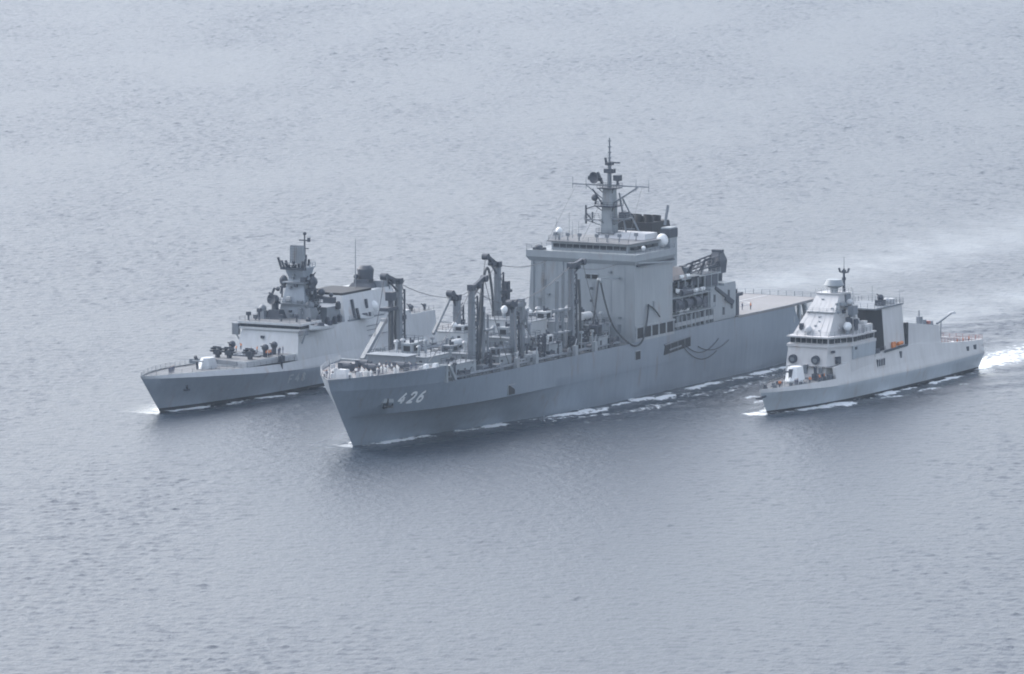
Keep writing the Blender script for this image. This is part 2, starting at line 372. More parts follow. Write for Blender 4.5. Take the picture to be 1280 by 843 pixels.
    for i in range(4):
        mb = MB(); x = 104 + i * 3; mb.box(x, x + 2.3, -11.6 - .03 * i, -10.5, 31.8, 32.5); mb.build('window', 'glass', br)
    mb = MB(); mb.prism([(102.3, -11.2), (117.4, -12), (117.4, 9.6), (102.3, 8.8)], 33.0, 33.25); rf = mb.build('roof', 'deck', br)
    mb = MB(); mb.rail([(102.6, -11, 33.2), (102.6, 8.6, 33.2), (117, 9.3, 33.2)], 1.1); mb.build('railing', 'mid', br)
    mb = MB(); mb.rail([(100.5, -13.7, 31.2), (100.5, 12.8, 31.2), (119, 12.8, 31.2)], 1.0); mb.rail([(100.5, -13.7, 31.2), (119.2, -13.7, 31.2)], 1.0); mb.build('wing_railing', 'mid', br)
    mb = MB(); mb.sphere((101.6, 10.4, 31.8), .9, sz=.6); mb.box(101, 102.4, 9, 11.6, 31.1, 31.7); mb.build('covered_searchlight', 'dark', root)
    for p in ((103.6, 7.4), (103.6, 4.4), (103.8, 1.6), (104, -2.5), (106, -7), (110, -9), (104, -5)):
        mb = MB(); x, y = p; mb.tube((x, y, 33.2), (x, y, 34.5), .12); mb.box(x - .3, x + .3, y - .35, y + .35, 34.3, 35.0); mb.build('signal_lamp', 'mid', root)
    for p in ((105, 7.9, 38), (106.5, 3.2, 37.2), (112, 8.4, 38.5), (109, 6, 37)):
        mb = MB(); mb.tube((p[0], p[1], 33.2), p, .07, .04, 5); mb.build('whip_antenna', 'mid', root)
    # radomes on pedestals
    for (x, y, z, r) in ((104.6, 7.0, 35.2, .75), (119.5, 1.2, 34.2, .85), (117.4, -11.6, 32.9, 1.35), (106.5, -12.6, 32.1, .5)):
        mb = MB(); mb.mat(1).tube((x, y, 31.0), (x, y, z - r * .8), .3, .25); mb.mat(0).sphere((x, y, z), r, sz=1.08); mb.build('radome', ['white', 'grey'], root, True)
    # mast
    mb = MB()
    mb.loft([(113.3, -1.4, 32.9), (116.4, -1.4, 32.9), (116.4, 1.4, 32.9), (113.3, 1.4, 32.9)], [(113.8, -1.1, 44.0), (116.0, -1.1, 44.0), (116.0, 1.1, 44.0), (113.8, 1.1, 44.0)])
    mast = mb.build('mast', 'grey', root)
    def platform(z, a, b, y0, y1, m='mid'):
        mb = MB(); mb.box(a, b, y0, y1, z, z + .25); mb.rail([(a, y0, z + .2), (b, y0, z + .2), (b, y1, z + .2), (a, y1, z + .2)], .9, .05, 1.2, 2, True)
        mb.beam((a + .3, y0 + .3, z), (114.6, -.6, z - 1.6), .18); mb.beam((a + .3, y1 - .3, z), (114.6, .6, z - 1.6), .18); mb.build('platform', m, mast)
    platform(40.0, 112.3, 117.0, -2.3, 2.3, 'dark'); platform(43.9, 112.8, 117, -2.0, 2.0, 'dark'); platform(37.0, 112.6, 116.8, 1.2, 5.0); platform(37.4, 113, 117, -4.6, -1.2); platform(34.2, 112.8, 117.0, -2.2, 2.2)
    mb = MB(); mb.beam((114.6, -9.8, 44.6), (114.6, 9.0, 44.6), .26); mb.build('yard', 'mid', mast)
    mb = MB(); mb.beam((114.6, -7.0, 44.4), (114.6, -1.2, 40.8), .3); mb.beam((114.6, 5.5, 44.4), (114.6, 1.2, 41.4), .2); mb.build('yard_brace', 'mid', mast)
    for y in (-9.7, 8.9, -6.6, 5.6):
        mb = MB(); mb.tube((114.6, y, 43.6), (114.6, y, 46.2), .09, .05, 5); mb.build('yard_antenna', 'mid', mast)
    mb = MB(); mb.tube((114.8, 0, 44), (114.8, 0, 49.6), .55, .42); mb.tube((114.8, 0, 49.6), (114.8, 0, 55.0), .24, .15, 6)
    for z in (50.5, 51.7, 52.9, 54.2): mb.tube((114.8, 0, z), (114.8, 0, z + .25), .42, .42, 8)
    mb.build('topmast', 'mid', mast)
    mb = MB(); mb.box(114.2, 115.6, -1.1, 1.1, 47.3, 48.2); mb.box(114.2, 115.4, -.8, .8, 49.0, 49.6); mb.beam((114.8, -.2, 49.6), (114.8, -2.6, 49.6), .22, .3); mb.beam((114.8, .8, 49.6), (114.8, 1.0, 50.6), .4, .4); mb.build('sensor_cluster', 'dark', mast)
    mb = MB(); mb.mat(0).beam((113.2, 1.0, 45.9), (113.2, 4.4, 46.2), .35, .8); mb.dish((113, 2.6, 46.3), (-1, .2, 0), 1.3, .5); mb.beam((113.8, 1.2, 45), (113.8, 2.4, 47.4), .5, .5); mb.build('radar', 'dark', mast)
    mb = MB(); mb.box(113.8, 115.2, -2.9, -1.4, 45.7, 46.9); mb.beam((114.4, -2.2, 44.8), (114.4, -2.2, 45.9), .4); mb.build('radar', 'dark', mast)
    mb = MB(); mb.sphere((113.4, 2.9, 41.9), .75); mb.tube((113.6, 2.7, 40.4), (113.6, 2.7, 41.4), .2); mb.beam((113.4, 1.0, 40.6), (113.4, 3.4, 43.8), .25); mb.build('antenna_ball', 'dark', mast)
    mb = MB(); mb.beam((113, 4.8, 36.2), (113, 4.8, 40.2), .3); mb.beam((113, 3.4, 37.1), (113, 4.8, 38.6), .22); mb.beam((113, 4.8, 39.4), (113, 2.4, 40.2), .22); mb.beam((113, 3.2, 36.4), (113, 3.2, 38.8), .25); mb.build('aerial_bracket', 'dark', mast)
    mb = MB(); mb.box(113.9, 115.6, -4.4, -2.8, 37.6, 38.9); mb.beam((114.6, -4.9, 38.3), (114.6, -2.4, 38.3), .3); mb.build('radar', 'dark', mast)
    mb = MB(); mb.tube((117.0, -3.2, 33), (115.6, -2.0, 43), .22, .18, 6); mb.tube((119.5, -5.6, 33), (115.8, -2.6, 42), .22, .18, 6)
    for z in (35, 37, 39): mb.beam((116.9 - (z - 33) * .14, -3.1 + (z - 33) * .12, z), (118.8 - (z - 33) * .4, -5.2 + (z - 33) * .3, z), .14)
    mb.build('mast_stay', 'mid', mast)
    mb = MB()
    for a in ((102.5, 8.5, 33.4), (102.5, -10.8, 33.4), (106, 2, 33.4)): mb.tube((114.8, 0 if a[1] == 2 else math.copysign(8, a[1]), 44.6), a, .04, n=4)
    mb.build('rigging', 'wire', mast)
    # funnel casing and stacks
    mb = MB(); mb.loft([(119.4, -7.5, 12.5), (133, -7.5, 12.5), (133, 7.5, 12.5), (119.4, 7.5, 12.5)], [(120.4, -7.0, 33.2), (131.5, -7.0, 33.2), (131.5, 3.5, 33.2), (120.4, 3.5, 33.2)])
    fun = mb.build('funnel', 'grey', root)
    mb = MB(); mb.prism([(122, -6.8), (131.2, -6.8), (131.2, 2.9), (122, 2.9)], 33.2, 36.0, [(122.4, -6.5), (130.8, -6.5), (130.8, 2.6), (122.4, 2.6)]); mb.build('funnel_cap', 'black', fun)
    for x in (124.0, 127.6):
        for y in (-4.9, -2.7, -.2, 1.6):
            mb = MB(); mb.tube((x, y, 35.6), (x + .3, y, 37.2), 1.05, 1.0, 12); mb.mat(0); mb.build('exhaust_pipe', 'black', fun, True)
    mb = MB(); mb.box(118.2, 121.6, -13.1, -10.9, 27, 35.6); mb.box(118.4, 121.4, -10.9, -7.0, 31, 33.4); mb.build('intake_tower', 'grey', root)
    mb = MB(); mb.box(118.05, 121.7, -13.2, -10.8, 33.4, 35.3); mb.build('tower_band', 'dark', root)
    mb = MB(); mb.beam((121, -10.4, 35.8), (121.6, -10.9, 40.2), .5, .3); mb.build('signal_mast', 'mid', root)
    mb = MB(); mb.fr((112.5, 119.2, -9.8, 1.5), (113.5, 119.2, -9.4, 1.2), 33.25, 34.4); mb.build('upper_deckhouse', 'offwhite', root)

    mb = MB(); mb.rail([(152, 13.3, 13.3), (194.4, 12.4, 13.3)], 1.1, .06, 2.2); mb.build('flight_deck_rail', 'mid', root); mb = MB(); mb.rail([(194.4, 12.4, 13.3), (194.4, -12.4, 13.3)], 1.1, .06, 2.0); mb.box(194.3, 194.7, -12.6, 12.6, 12.6, 13.36); mb.build('flight_deck_rail', 'mid', root)
    # ---------------- aft galleries, hangar and boats' deck
    mb = MB(); mb.box(119, 139, -8.6, 10.5, 12.6, 21.4); aft = mb.build('aft_superstructure', 'grey', root)
    for (x0, x1, z, o) in ((119, 140, 16.1, 13.4), (119, 143, 19.7, 12.6), (120, 147, 23.1, 11.2)):
        mb = MB(); mb.box(x0, x1, -o, o - 1.5, z, z + .22); mb.rail([(x0, -o + .15, z + .2), (x1, -o + .15, z + .2)], 1.05)
        for i in range(int((x1 - x0) / 3.2) + 1):
            x = x0 + .2 + i * 3.2; mb.beam((x, -o + .3, z), (x, -o + .3, z - 3.2), .3)
        mb.build('gallery', 'grey', aft)
    mb = MB(); mb.box(139, 151.5, -12.6, 11.5, 12.9, 20.4); mb.box(146, 151.7, -12.4, 11, 20.4, 20.9); hg = mb.build('hangar', 'grey', root)
    mb = MB(); mb.box(151.55, 151.75, -8, 7, 13.3, 19.6); mb.build('hangar_door', 'mid', hg)
    mb = MB(); mb.beam((141, -12.8, 20.4), (150, -12.8, 16.4), .35, .7); mb.beam((146, -12.75, 17.6), (149.5, -12.75, 16.2), .5, .9); mb.build('stair', 'dark', hg)
    for (x, z) in ((140.5, 17.2), (149, 15), (145, 14.0), (147.5, 17.6)):
        mb = MB(); mb.mat(0).box(x, x + .9, -12.68, -12.5, z, z + 1.7); mb.mat(1).box(x - .1, x + 1.0, -12.8, -12.5, z + 1.7, z + 1.8); mb.build('door', ['dark', 'grey'], hg)
    # side passage band ahead of the galleries
    mb = MB(); mb.mat(0).box(101.2, 119.6, -13.5, -13.2, 12.3, 12.9); mb.box(101.2, 120, -13.55, -13.1, 15.2, 15.6)
    for i in range(6): x = 101.3 + i * 3.55; mb.box(x, x + .55, -13.52, -13.2, 12.8, 15.3)
    mb.mat(1).box(101.3, 119.2, -13.42, -13.3, 12.8, 15.3); mb.build('side_passage', ['grey', 'black'], root)  # black sheet behind the frames paints the passage's shade
    mb = MB(); mb.mat(0)
    for i in range(9):
        x = 121 + i * 2.2; mb.beam((x, -13.45, 13), (x, -13.45, 15.9), .28)
    mb.beam((120, -13.45, 14.1), (139, -13.45, 14.3), .12, .9); mb.mat(1).box(120, 138.5, -12.3, -12.1, 13, 16); mb.build('side_passage', ['grey', 'dark'], root)  # dark sheet inboard of the posts stands for shade in the passage
    mb = MB(); mb.box(120.6, 123, -13.3, -12.3, 17, 19.6); mb.tube((125, -12.2, 20.6), (130, -12.2, 20.6), .8, n=10); mb.box(131, 134, -12.2, -10.4, 16.4, 18.2); mb.box(136, 138, -12.4, -11, 16.4, 18.9); mb.build('deck_locker', 'dark', aft)
    for (x, y, z) in ((124, -12.6, 17.0), (127, -12.6, 17.0), (133, -12, 20.6), (136, -12, 20.6), (128, -10.8, 23.9), (131, -10.8, 23.9)):
        mb = MB(); mb.mat(0).tube((x - .9, y, z), (x + .9, y, z), .42, n=10); mb.mat(1).box(x - .7, x + .7, y - .35, y + .35, z - .65, z - .35); mb.build('liferaft_canister', ['white', 'grey'], root, True)
    mb = MB(); mb.fr((122.6, 130.2, -11, -5), (124, 129, -10.4, -6), 23.3, 26.0); mb.sphere((126, -8.6, 25.6), 1.7, sz=.9); mb.build('canvas_covered_gear', 'tan', root)
    grnd = random.Random(21)
    for k in range(26):
        lvl = grnd.choice([(13.1, 13.0, 138), (16.4, 12.6, 138), (19.95, 12.0, 140), (23.35, 10.4, 134)]); x = grnd.uniform(120.5, lvl[2]); a = grnd.uniform(.4, 1.2); h = grnd.uniform(1.0, 2.6); y = -lvl[1] + grnd.uniform(.3, 2.4)
        mb = MB(); mb.mat(0).box(x - a, x + a, y, y + 1.0, lvl[0], lvl[0] + h); mb.mat(1).tube((x, y - .1, lvl[0] + h * .5), (x, y + .1, lvl[0] + h * .5), a * .6, n=8); mb.build('deck_gear', [grnd.choice(['dark', 'dark', 'mid', 'black', 'grey']), 'dark'], aft)
    for x in (121.5, 126, 130.5):
        mb = MB(); mb.tube((x, -12.4, 18.1), (x + 2.6, -12.4, 18.1), 1.15, n=12); mb.tube((x - .1, -12.4, 18.1), (x + .2, -12.4, 18.1), 1.3, n=12); mb.tube((x + 2.5, -12.4, 18.1), (x + 2.8, -12.4, 18.1), 1.3, n=12); mb.build('hose_reel', 'dark', aft)
    for (x, z) in ((124, 19.9), (132.5, 19.9), (133, 23.3), (139, 23.3)):
        mb = MB(); mb.beam((x, -10.2, z), (x, -11.2, z + 3.4), .4); mb.beam((x, -11.2, z + 3.4), (x, -13.0, z + 3.8), .35); mb.beam((x, -13, z + 3.8), (x, -13.1, z + 2.6), .12); mb.beam((x, -9.4, z + .2), (x, -11.1, z + 3.0), .2); mb.build('davit', 'dark', root)
    # cargo crane
    mb = MB(); mb.tube((150.6, -8.4, 20.4), (150.6, -8.4, 23.4), 1.15, 1.25, 12); mb.fr((149.2, 152.4, -9.7, -7.0), (149.0, 152.6, -9.9, -6.8), 22.6, 25.4); mb.fr((149.0, 152.6, -9.9, -6.8), (150.0, 152.2, -9.2, -7.4), 25.4, 27.2); mb.box(150.2, 151.6, -9.6, -7.2, 27.2, 27.8)
    cr = mb.build('crane', 'dark', root)
    mb = MB()
    for y in (-9.3, -7.3):
        mb.beam((149.5, y, 26.6), (133.5, y, 25.2), .32); mb.beam((149.5, y, 24.8), (133.5, y, 23.8), .32)
        for i in range(7): mb.beam((149.5 - i * 2.3, y, 26.6 - i * .2), (147.2 - i * 2.3, y, 24.7 - i * .14), .18)
    mb.beam((133.6, -8.3, 22.6), (133.6, -8.3, 25.6), .7, 2.4); mb.build('jib', 'dark', cr)
    mb = MB(); mb.box(139.5, 146, -11.0, -5, 20.4, 23.4); mb.box(134, 138.5, -10.6, -6, 21.4, 23.2); mb.box(140, 141.5, -11.1, -10.8, 21, 22.6); mb.box(143, 144.6, -11.1, -10.8, 21, 22.6); mb.build('winch_house', 'dark', aft)
    mb = MB(); mb.box(151.8, 153.2, -12.6, -10.4, 13.3, 17.6); mb.box(151.8, 155.5, -12.4, -10.6, 17.4, 18.1); mb.beam((152.6, -12.2, 17), (152.6, -12.2, 19.0), .3); mb.build('flight_control_cab', 'dark', root)

    # ---------------- transfer stations
    def station(x, y, ztop, zb, wdt, arm, zarm, extra=None):
        wdt *= .74
        mb = MB(); mb.loft([(x - wdt, y - .65, zb), (x + wdt, y - .65, zb), (x + wdt, y + .65, zb), (x - wdt, y + .65, zb)],
                           [(x - wdt * .8, y - .5, ztop), (x + wdt * .8, y - .5, ztop), (x + wdt * .8, y + .5, ztop), (x - wdt * .8, y + .5, ztop)])
        for z in np.arange(zb + 2, ztop - 1, 2.6): mb.box(x - wdt * 1.05, x + wdt * 1.05, y - .75, y + .75, z, z + .14)
        p = mb.build('replenishment_post', 'mid', root)
        mb = MB()
        for k in (-1, 1):
            for j, z in enumerate(np.arange(zb + 1, ztop - 2, 2.2)): mb.beam((x + wdt + .1, y + k * .7, z), (x + wdt + .9, y - k * .5, z + 2.0), .16)
        mb.beam((x + wdt + .9, y - .6, zb), (x + wdt + .8, y - .6, ztop - 2), .3); mb.beam((x + wdt + .9, y + .6, zb), (x + wdt + .8, y + .6, ztop - 2), .3)
        mb.box(x + wdt, x + wdt + 1.3, y - .8, y + .8, zb + (ztop - zb) * .55, zb + (ztop - zb) * .55 + .9); mb.build('hoist_gear', 'dark', p)
        mb = MB(); dx = arm
        mb.beam((x, y, ztop - .4), (x + dx, y, zarm), .6, .75); mb.beam((x, y, ztop - 2.6), (x + dx * .75, y, zarm - 1.2), .3)
        mb.tube((x + dx, y - .7, zarm - .3), (x + dx, y + .7, zarm - .3), .7, n=10); mb.tube((x + dx * .5, y - .7, (ztop + zarm) / 2 - .9), (x + dx * .5, y + .7, (ztop + zarm) / 2 - .9), .5, n=10)
        mb.box(x - .75, x + .75, y - .7, y + .7, ztop - .8, ztop + .4); mb.build('boom', 'dark', p)
        mb = MB()
        for k in (-.35, .35): mb.beam((x - wdt - .35, y + k, zb), (x - wdt * .8 - .3, y + k, ztop - .6), .07)
        for z in np.arange(zb + .5, ztop - 1, .7): mb.beam((x - wdt - .33, y - .35, z), (x - wdt - .33, y + .35, z), .06)
        mb.build('ladder', 'mid', p)
        return p
    def goal(x0, y0, y1, z):       # king-post cross beam
        mb = MB(); mb.beam((x0, y0, z), (x0, y1, z), .9, 1.0); return mb
    pA = station(36.0, 9.0, 30.6, 12, .85, -6.2, 32.2); pC = station(34.8, -9.0, 30.2, 12, .85, 5.6, 31.7)
    pD = station(80.0, 9.0, 30.2, 12, .95, -5.4, 32.4); pF = station(79.6, -9.0, 30.8, 12, .7, 5.2, 31.3)
    pB = station(58.0, 7.0, 25.2, 12, 1.2, -3.0, 26.4); pE = station(57.0, -7.0, 24.6, 12, .8, -1.5, 25.0)
    mb = MB(); mb.box(60.2, 61.4, -7.5, -6.5, 12, 25.2); mb.box(56, 61.8, -7.6, -6.4, 23.6, 24.4); mb.box(56.5, 61.5, -7.5, -6.5, 20.2, 20.8); mb.beam((61.4, -7, 24), (63.5, -7.3, 18), .35); mb.beam((63.5, -7.3, 18), (62.2, -7.3, 13), .35); mb.build('gantry', 'mid', pE)
    # second columns and hose saddles next to the posts
    def hose(parent, pts, r=.15, m='hose'):
        P = []; n = 8
        for i in range(len(pts) - 1):
            p0 = Vector(pts[max(i - 1, 0)]); p1 = Vector(pts[i]); p2 = Vector(pts[i + 1]); p3 = Vector(pts[min(i + 2, len(pts) - 1)])
            for k in range(n):
                t = k / n; P.append(.5 * ((2 * p1) + (-p0 + p2) * t + (2 * p0 - 5 * p1 + 4 * p2 - p3) * t * t + (-p0 + 3 * p1 - 3 * p2 + p3) * t ** 3))
        P.append(Vector(pts[-1])); mb = MB(); mb.path(P, r, 6); return mb.build('fuel_hose', m, parent)
    # station A: dark inner column, platform and slanting derrick
    mb = MB(); mb.beam((32.6, 9, 12.5), (32.6, 9, 27.2), .8, .9); mb.box(29.4, 34.0, 8.0, 10.0, 24.6, 25.3); mb.box(31.6, 33.6, 8.2, 9.8, 26.6, 28.4); mb.build('hose_tower', 'dark', pA)
    mb = MB(); mb.beam((29.6, 9, 22.5), (20.2, 9, 15.4), .95, .8); mb.tube((29.6, 8.4, 22.6), (29.6, 9.6, 22.6), .6); mb.build('derrick', 'mid', pA)
    hose(pA, [(34.4, 8.8, 27), (33.8, 8.7, 20), (35, 8.6, 14.4)], .3); hose(pA, [(32, 8.6, 24), (31.4, 8.4, 18), (32.4, 8.4, 13.2)], .25)
    # station C: heavy hanging hose bundle abaft the post
    hose(pC, [(39.6, -9, 30.4), (39.4, -8.9, 24), (38.0, -8.9, 18), (37.4, -8.9, 12.6)], .3); hose(pC, [(40.4, -8.6, 24.4), (39.4, -8.6, 19.2), (38.4, -8.7, 12.6)], .4)
    mb = MB(); mb.beam((41.2, -8.4, 12.5), (41.2, -8.4, 25.4), .55, .55); mb.beam((43.0, -8.4, 12.5), (43.0, -8.4, 23.6), .4, .4); mb.box(40.6, 44, -9.2, -7.6, 20.2, 20.6); mb.build('hose_tower', 'mid', pC)
    # station B: long boom raked forward
    mb = MB(); mb.beam((56.6, 7.3, 26.4), (48.0, 7.3, 18.2), .55, .65); mb.beam((57.4, 7.0, 25.2), (56.5, 7.3, 26.5), .6); mb.build('derrick', 'mid', pB)
    # station D: inverted V hoses, side tower
    hose(pD, [(72.4, 9, 24.2), (74.4, 9, 29.0), (76.0, 9, 29.0), (77.6, 9, 23.4), (78, 9, 17)], .28); hose(pD, [(72.4, 9, 24.2), (71.6, 9, 20), (72.5, 9, 15)], .28)
    mb = MB(); mb.box(83.4, 84.6, 8.4, 9.8, 12, 26.0); mb.box(80.4, 85.2, 8.2, 9.8, 23.6, 24.2); mb.box(80.4, 85.2, 8.2, 9.8, 18.4, 18.9); mb.lattice((86.6, 8.5, 12.2), (86.2, 8.5, 21.5), 1.5, 1.2, .1, 5); mb.box(85.8, 88.4, 7.8, 9.2, 20.0, 21.8); mb.box(86.6, 89.2, 7.8, 9.2, 17.6, 18.4); mb.build('hose_tower', 'dark', pD)
    # station F: dark vertical hose, large hanging V and low loops by the superstructure
    hose(pF, [(82.6, -9.2, 27.4), (83.0, -9.3, 22), (83.4, -9.3, 16), (84.6, -9.5, 12.8)], .3)
    mb = MB(); mb.beam((73.6, -8.6, 12.5), (73.8, -8.6, 27.8), .6, .6); mb.beam((76.6, -8.6, 12.5), (76.6, -8.6, 29.5), .5, .5); mb.box(73, 79, -9.4, -7.8, 21.2, 21.7); mb.box(73, 79, -9.3, -7.9, 16.4, 16.8); mb.build('hose_tower', 'mid', pF)
    mb = MB(); mb.beam((101.2, -9.6, 26.0), (91.8, -9.4, 26.8), .3, .4); mb.tube((92, -9.9, 26.3), (92, -8.9, 26.3), .5); mb.build('hose_boom', 'grey', pF)
    hose(pF, [(91.5, -9.4, 26.4), (90.6, -9.4, 23), (89.6, -9.4, 19), (88.2, -9.5, 15.4)], .2)
    hose(pF, [(92.3, -9.4, 26.4), (93.8, -9.8, 21.5), (95.4, -10.8, 16.5), (97.2, -12.8, 13.2), (100, -14.0, 11.6), (103.5, -14.0, 12.6), (105.6, -13.9, 16.4), (106.6, -13.8, 20)], .2)
    hose(pF, [(106.8, -13.8, 19.8), (109.5, -13.8, 18.6), (112, -13.8, 16.8)], .16)
    hose(pF, [(86, -10.6, 16.2), (87.6, -10.9, 13.6), (90, -11.2, 13.2), (91.5, -11.0, 15)], .2)
    # running wires between the posts and down to the deck
    for a, b in (((36, 9, 30), (58, 7, 25)), ((58, 7, 25), (80, 9, 30)), ((34.8, -9, 30), (57, -7, 24.4)), ((57, -7, 24.4), (79.6, -9, 30.6)), ((79.6, -9, 30.6), (101, -9, 29)), ((80, 9, 30), (101, 8, 29)), ((36, 9, 30), (18, 6, 16)), ((34.8, -9, 30), (18, -8, 16)),
                 ((40.4, -9, 31.4), (47, -11.5, 12.5)), ((29.8, 9, 31.8), (24, 9, 17)), ((74.6, 9, 32), (68, 9, 13)), ((84.8, -9, 31), (92, -11, 12.5)), ((79.6, -9, 30), (72, -11.5, 12.5)), ((34.8, -9, 29), (28, -11, 12.5)), ((57, -7, 24), (51, -11.5, 12.5)), ((57, -7, 24), (64.5, -11.5, 12.5)), ((58, 7, 25), (66, 9, 12.5))):
        mb = MB(); a = Vector(a); b = Vector(b); pts = [a.lerp(b, i / 6) + Vector((0, 0, -1.0 * 4 * (i / 6) * (1 - i / 6))) for i in range(7)]
        mb.path(pts, .085, 4); mb.build('wire', 'wire', root)
    # king-post cross beams between the port and starboard posts at deck-house height
    for x, z in ((35.4, 24.2), (79.8, 26.0)):
        mb = MB(); mb.beam((x, -8.3, z), (x, 8.3, z), .45, .45); mb.beam((x, -8.2, z - .3), (x, -3, z - 2.6), .2); mb.build('span_beam', 'mid', root) if z < 0 else None
    # ---------------- deck houses, winches, lockers, vents and pipes over the cargo deck
    rnd = random.Random(11)
    def house(x0, x1, y0, y1, z0, z1, m='grey'):
        mb = MB(); mb.mat(0).box(x0, x1, y0, y1, z0, z1); mb.mat(2).box(x0 - .2, x1 + .2, y0 - .2, y1 + .2, z1, z1 + .12)
        mb.mat(3).rail([(x0, y0, z1 + .1), (x1, y0, z1 + .1), (x1, y1, z1 + .1), (x0, y1, z1 + .1)], 1.0, .05, 2, 2, True)
        for k in range(max(1, int((x1 - x0) / 3.0))):
            x = x0 + .7 + k * 3.0
            if x + .8 < x1: mb.mat(1).box(x, x + .8, y0 - .06, y0 + .1, z0 + .1, min(z0 + 1.9, z1 - .2))
        for k in range(max(1, int((y1 - y0) / 3.4))):
            y = y0 + .9 + k * 3.4
            if y + .7 < y1: mb.mat(1).box(x0 - .06, x0 + .1, y, y + .7, z1 - 1.3, z1 - .6)
        return mb.build('deck_house', [m, 'dark', 'mid', 'dark'], root)
    house(19.5, 29.5, -6.5, 6.5, 12, 16.6, 'grey'); house(24, 33, -11, -7.6, 12, 15.0); house(38.6, 52, -6.2, 6.2, 12, 15.4); house(44, 49.5, -10.6, -7, 12, 14.6)
    house(50, 55, 1, 7.5, 12, 18.4, 'pale'); house(62.6, 71.5, -5.8, 6, 12, 16.2); house(66, 72, -10.8, -7, 12, 15.0); house(71, 78, -4, 8, 12, 19.0, 'pale')
    house(84.8, 93, -5.0, 9.5, 12, 17.6); house(93, 100.8, -7.4, 11.6, 12, 16.2); house(86.5, 91, -12, -8.2, 12, 14.6); house(40, 44, 7.6, 11.6, 12, 17)
    def locker(x, y, z):
        a, b, c = rnd.uniform(.5, 1.5), rnd.uniform(.4, 1.0), rnd.uniform(.8, 2.1); mb = MB()
        mb.mat(0).box(x - a, x + a, y - b, y + b, z, z + c); mb.mat(1).box(x - a * .9, x + a * .9, y - b - .06, y - b + .05, z + c * .25, z + c * .7)
        mb.build('locker', [rnd.choice(['grey', 'mid', 'mid', 'dark', 'offwhite']), 'dark'], root)
    def winch(x, y, z):
        mb = MB(); mb.mat(0).tube((x, y - 1.1, z + .9), (x, y + 1.1, z + .9), .6, n=12); mb.mat(1).tube((x, y - 1.25, z + .9), (x, y - 1.1, z + .9), .95, n=12); mb.tube((x, y + 1.1, z + .9), (x, y + 1.25, z + .9), .95, n=12)
        mb.box(x - 1.1, x + 1.1, y - 1.3, y + 1.3, z, z + .35); mb.box(x + .8, x + 1.8, y - .5, y + .5, z, z + 1.3); mb.build('winch', ['wire', rnd.choice(['mid', 'grey', 'dark'])], root)
    def vent(x, y, z):
        h = rnd.uniform(1.3, 2.6); mb = MB(); mb.tube((x, y, z), (x, y, z + h), .28, n=8); mb.tube((x, y, z + h), (x, y, z + h + .4), .6, .35, 10); mb.build('ventilator', rnd.choice(['grey', 'offwhite', 'mid']), root, True)
    def pipes(x0, x1, y, z):
        mb = MB()
        for k in range(3): mb.tube((x0, y + k * .6, z + .7), (x1, y + k * .6, z + .7), .2, n=6)
        for i in range(int((x1 - x0) / 3) + 1): mb.beam((x0 + i * 3, y - .3, z + .45), (x0 + i * 3, y + 1.5, z + .45), .18); mb.beam((x0 + i * 3, y - .2, z), (x0 + i * 3, y - .2, z + .5), .15)
        for i in range(4): x = rnd.uniform(x0, x1); mb.tube((x, y + .6, z + .7), (x, y + .6, z + 1.6), .12, n=5); mb.tube((x, y + .6, z + 1.5), (x, y + .6, z + 1.6), .35, n=8)
        mb.build('pipe_run', 'mid', root)
    pipes(20, 96, -12.2, 12); pipes(30, 70, 3, 15.6); pipes(20, 95, 9.8, 12); pipes(43, 60, -7.0, 14.7)
    for _ in range(34):
        x = rnd.uniform(20, 99); locker(x, rnd.choice([-11.4, -10.6, -9.8, -8, -6.6, 7.4, 10.5]) + rnd.uniform(-.3, .3), 12)
    for x, y in ((31, -10), (42, -11), (47, -9.4), (52.5, -9.6), (54, -3), (62.5, -10), (65, -9), (73, -10.8), (76, -5), (83.6, -11), (92.5, -10.6), (96, -10.4), (60, 3), (82, 4), (98, -9.4)): winch(x, y, 12)
    for z_, L_ in ((16.7, ((21, -4), (24, 3), (27.6, -2), (28.6, 4))), (15.5, ((41, -4), (44, 2), (47, -3), (50, 4))), (16.3, ((64, -3), (67, 3), (70, -4), (63.6, 5))), (17.7, ((86, -3), (89, 4), (91.6, -2), (92, 8))), (16.3, ((95, -5), (97, 4), (99.4, -6), (98, 9), (94, 10))), (19.1, ((72.5, -2), (75, 5), (77, 1)))):
        for x, y in L_: vent(x, y, z_)
    # stanchion posts, standing pipes, valve manifolds and tanks crowding the cargo deck
    for _ in range(42):
        x = rnd.uniform(20, 99); y = rnd.choice([-11.8, -10.4, -8.6, -6.8, 8, 10]) + rnd.uniform(-.4, .4); h = rnd.uniform(2.4, 5.6); mb = MB(); r = rnd.uniform(.12, .26)
        mb.tube((x, y, 12), (x, y, 12 + h), r, n=6); mb.tube((x, y, 12 + h * .7), (x + rnd.uniform(-1.4, 1.4), y, 12 + h * .7 + rnd.uniform(-.2, .5)), r * .8, n=6); mb.box(x - .35, x + .35, y - .35, y + .35, 12 + h - .5, 12 + h)
        mb.build('standing_pipe', rnd.choice(['mid', 'dark', 'dark', 'grey']), root)
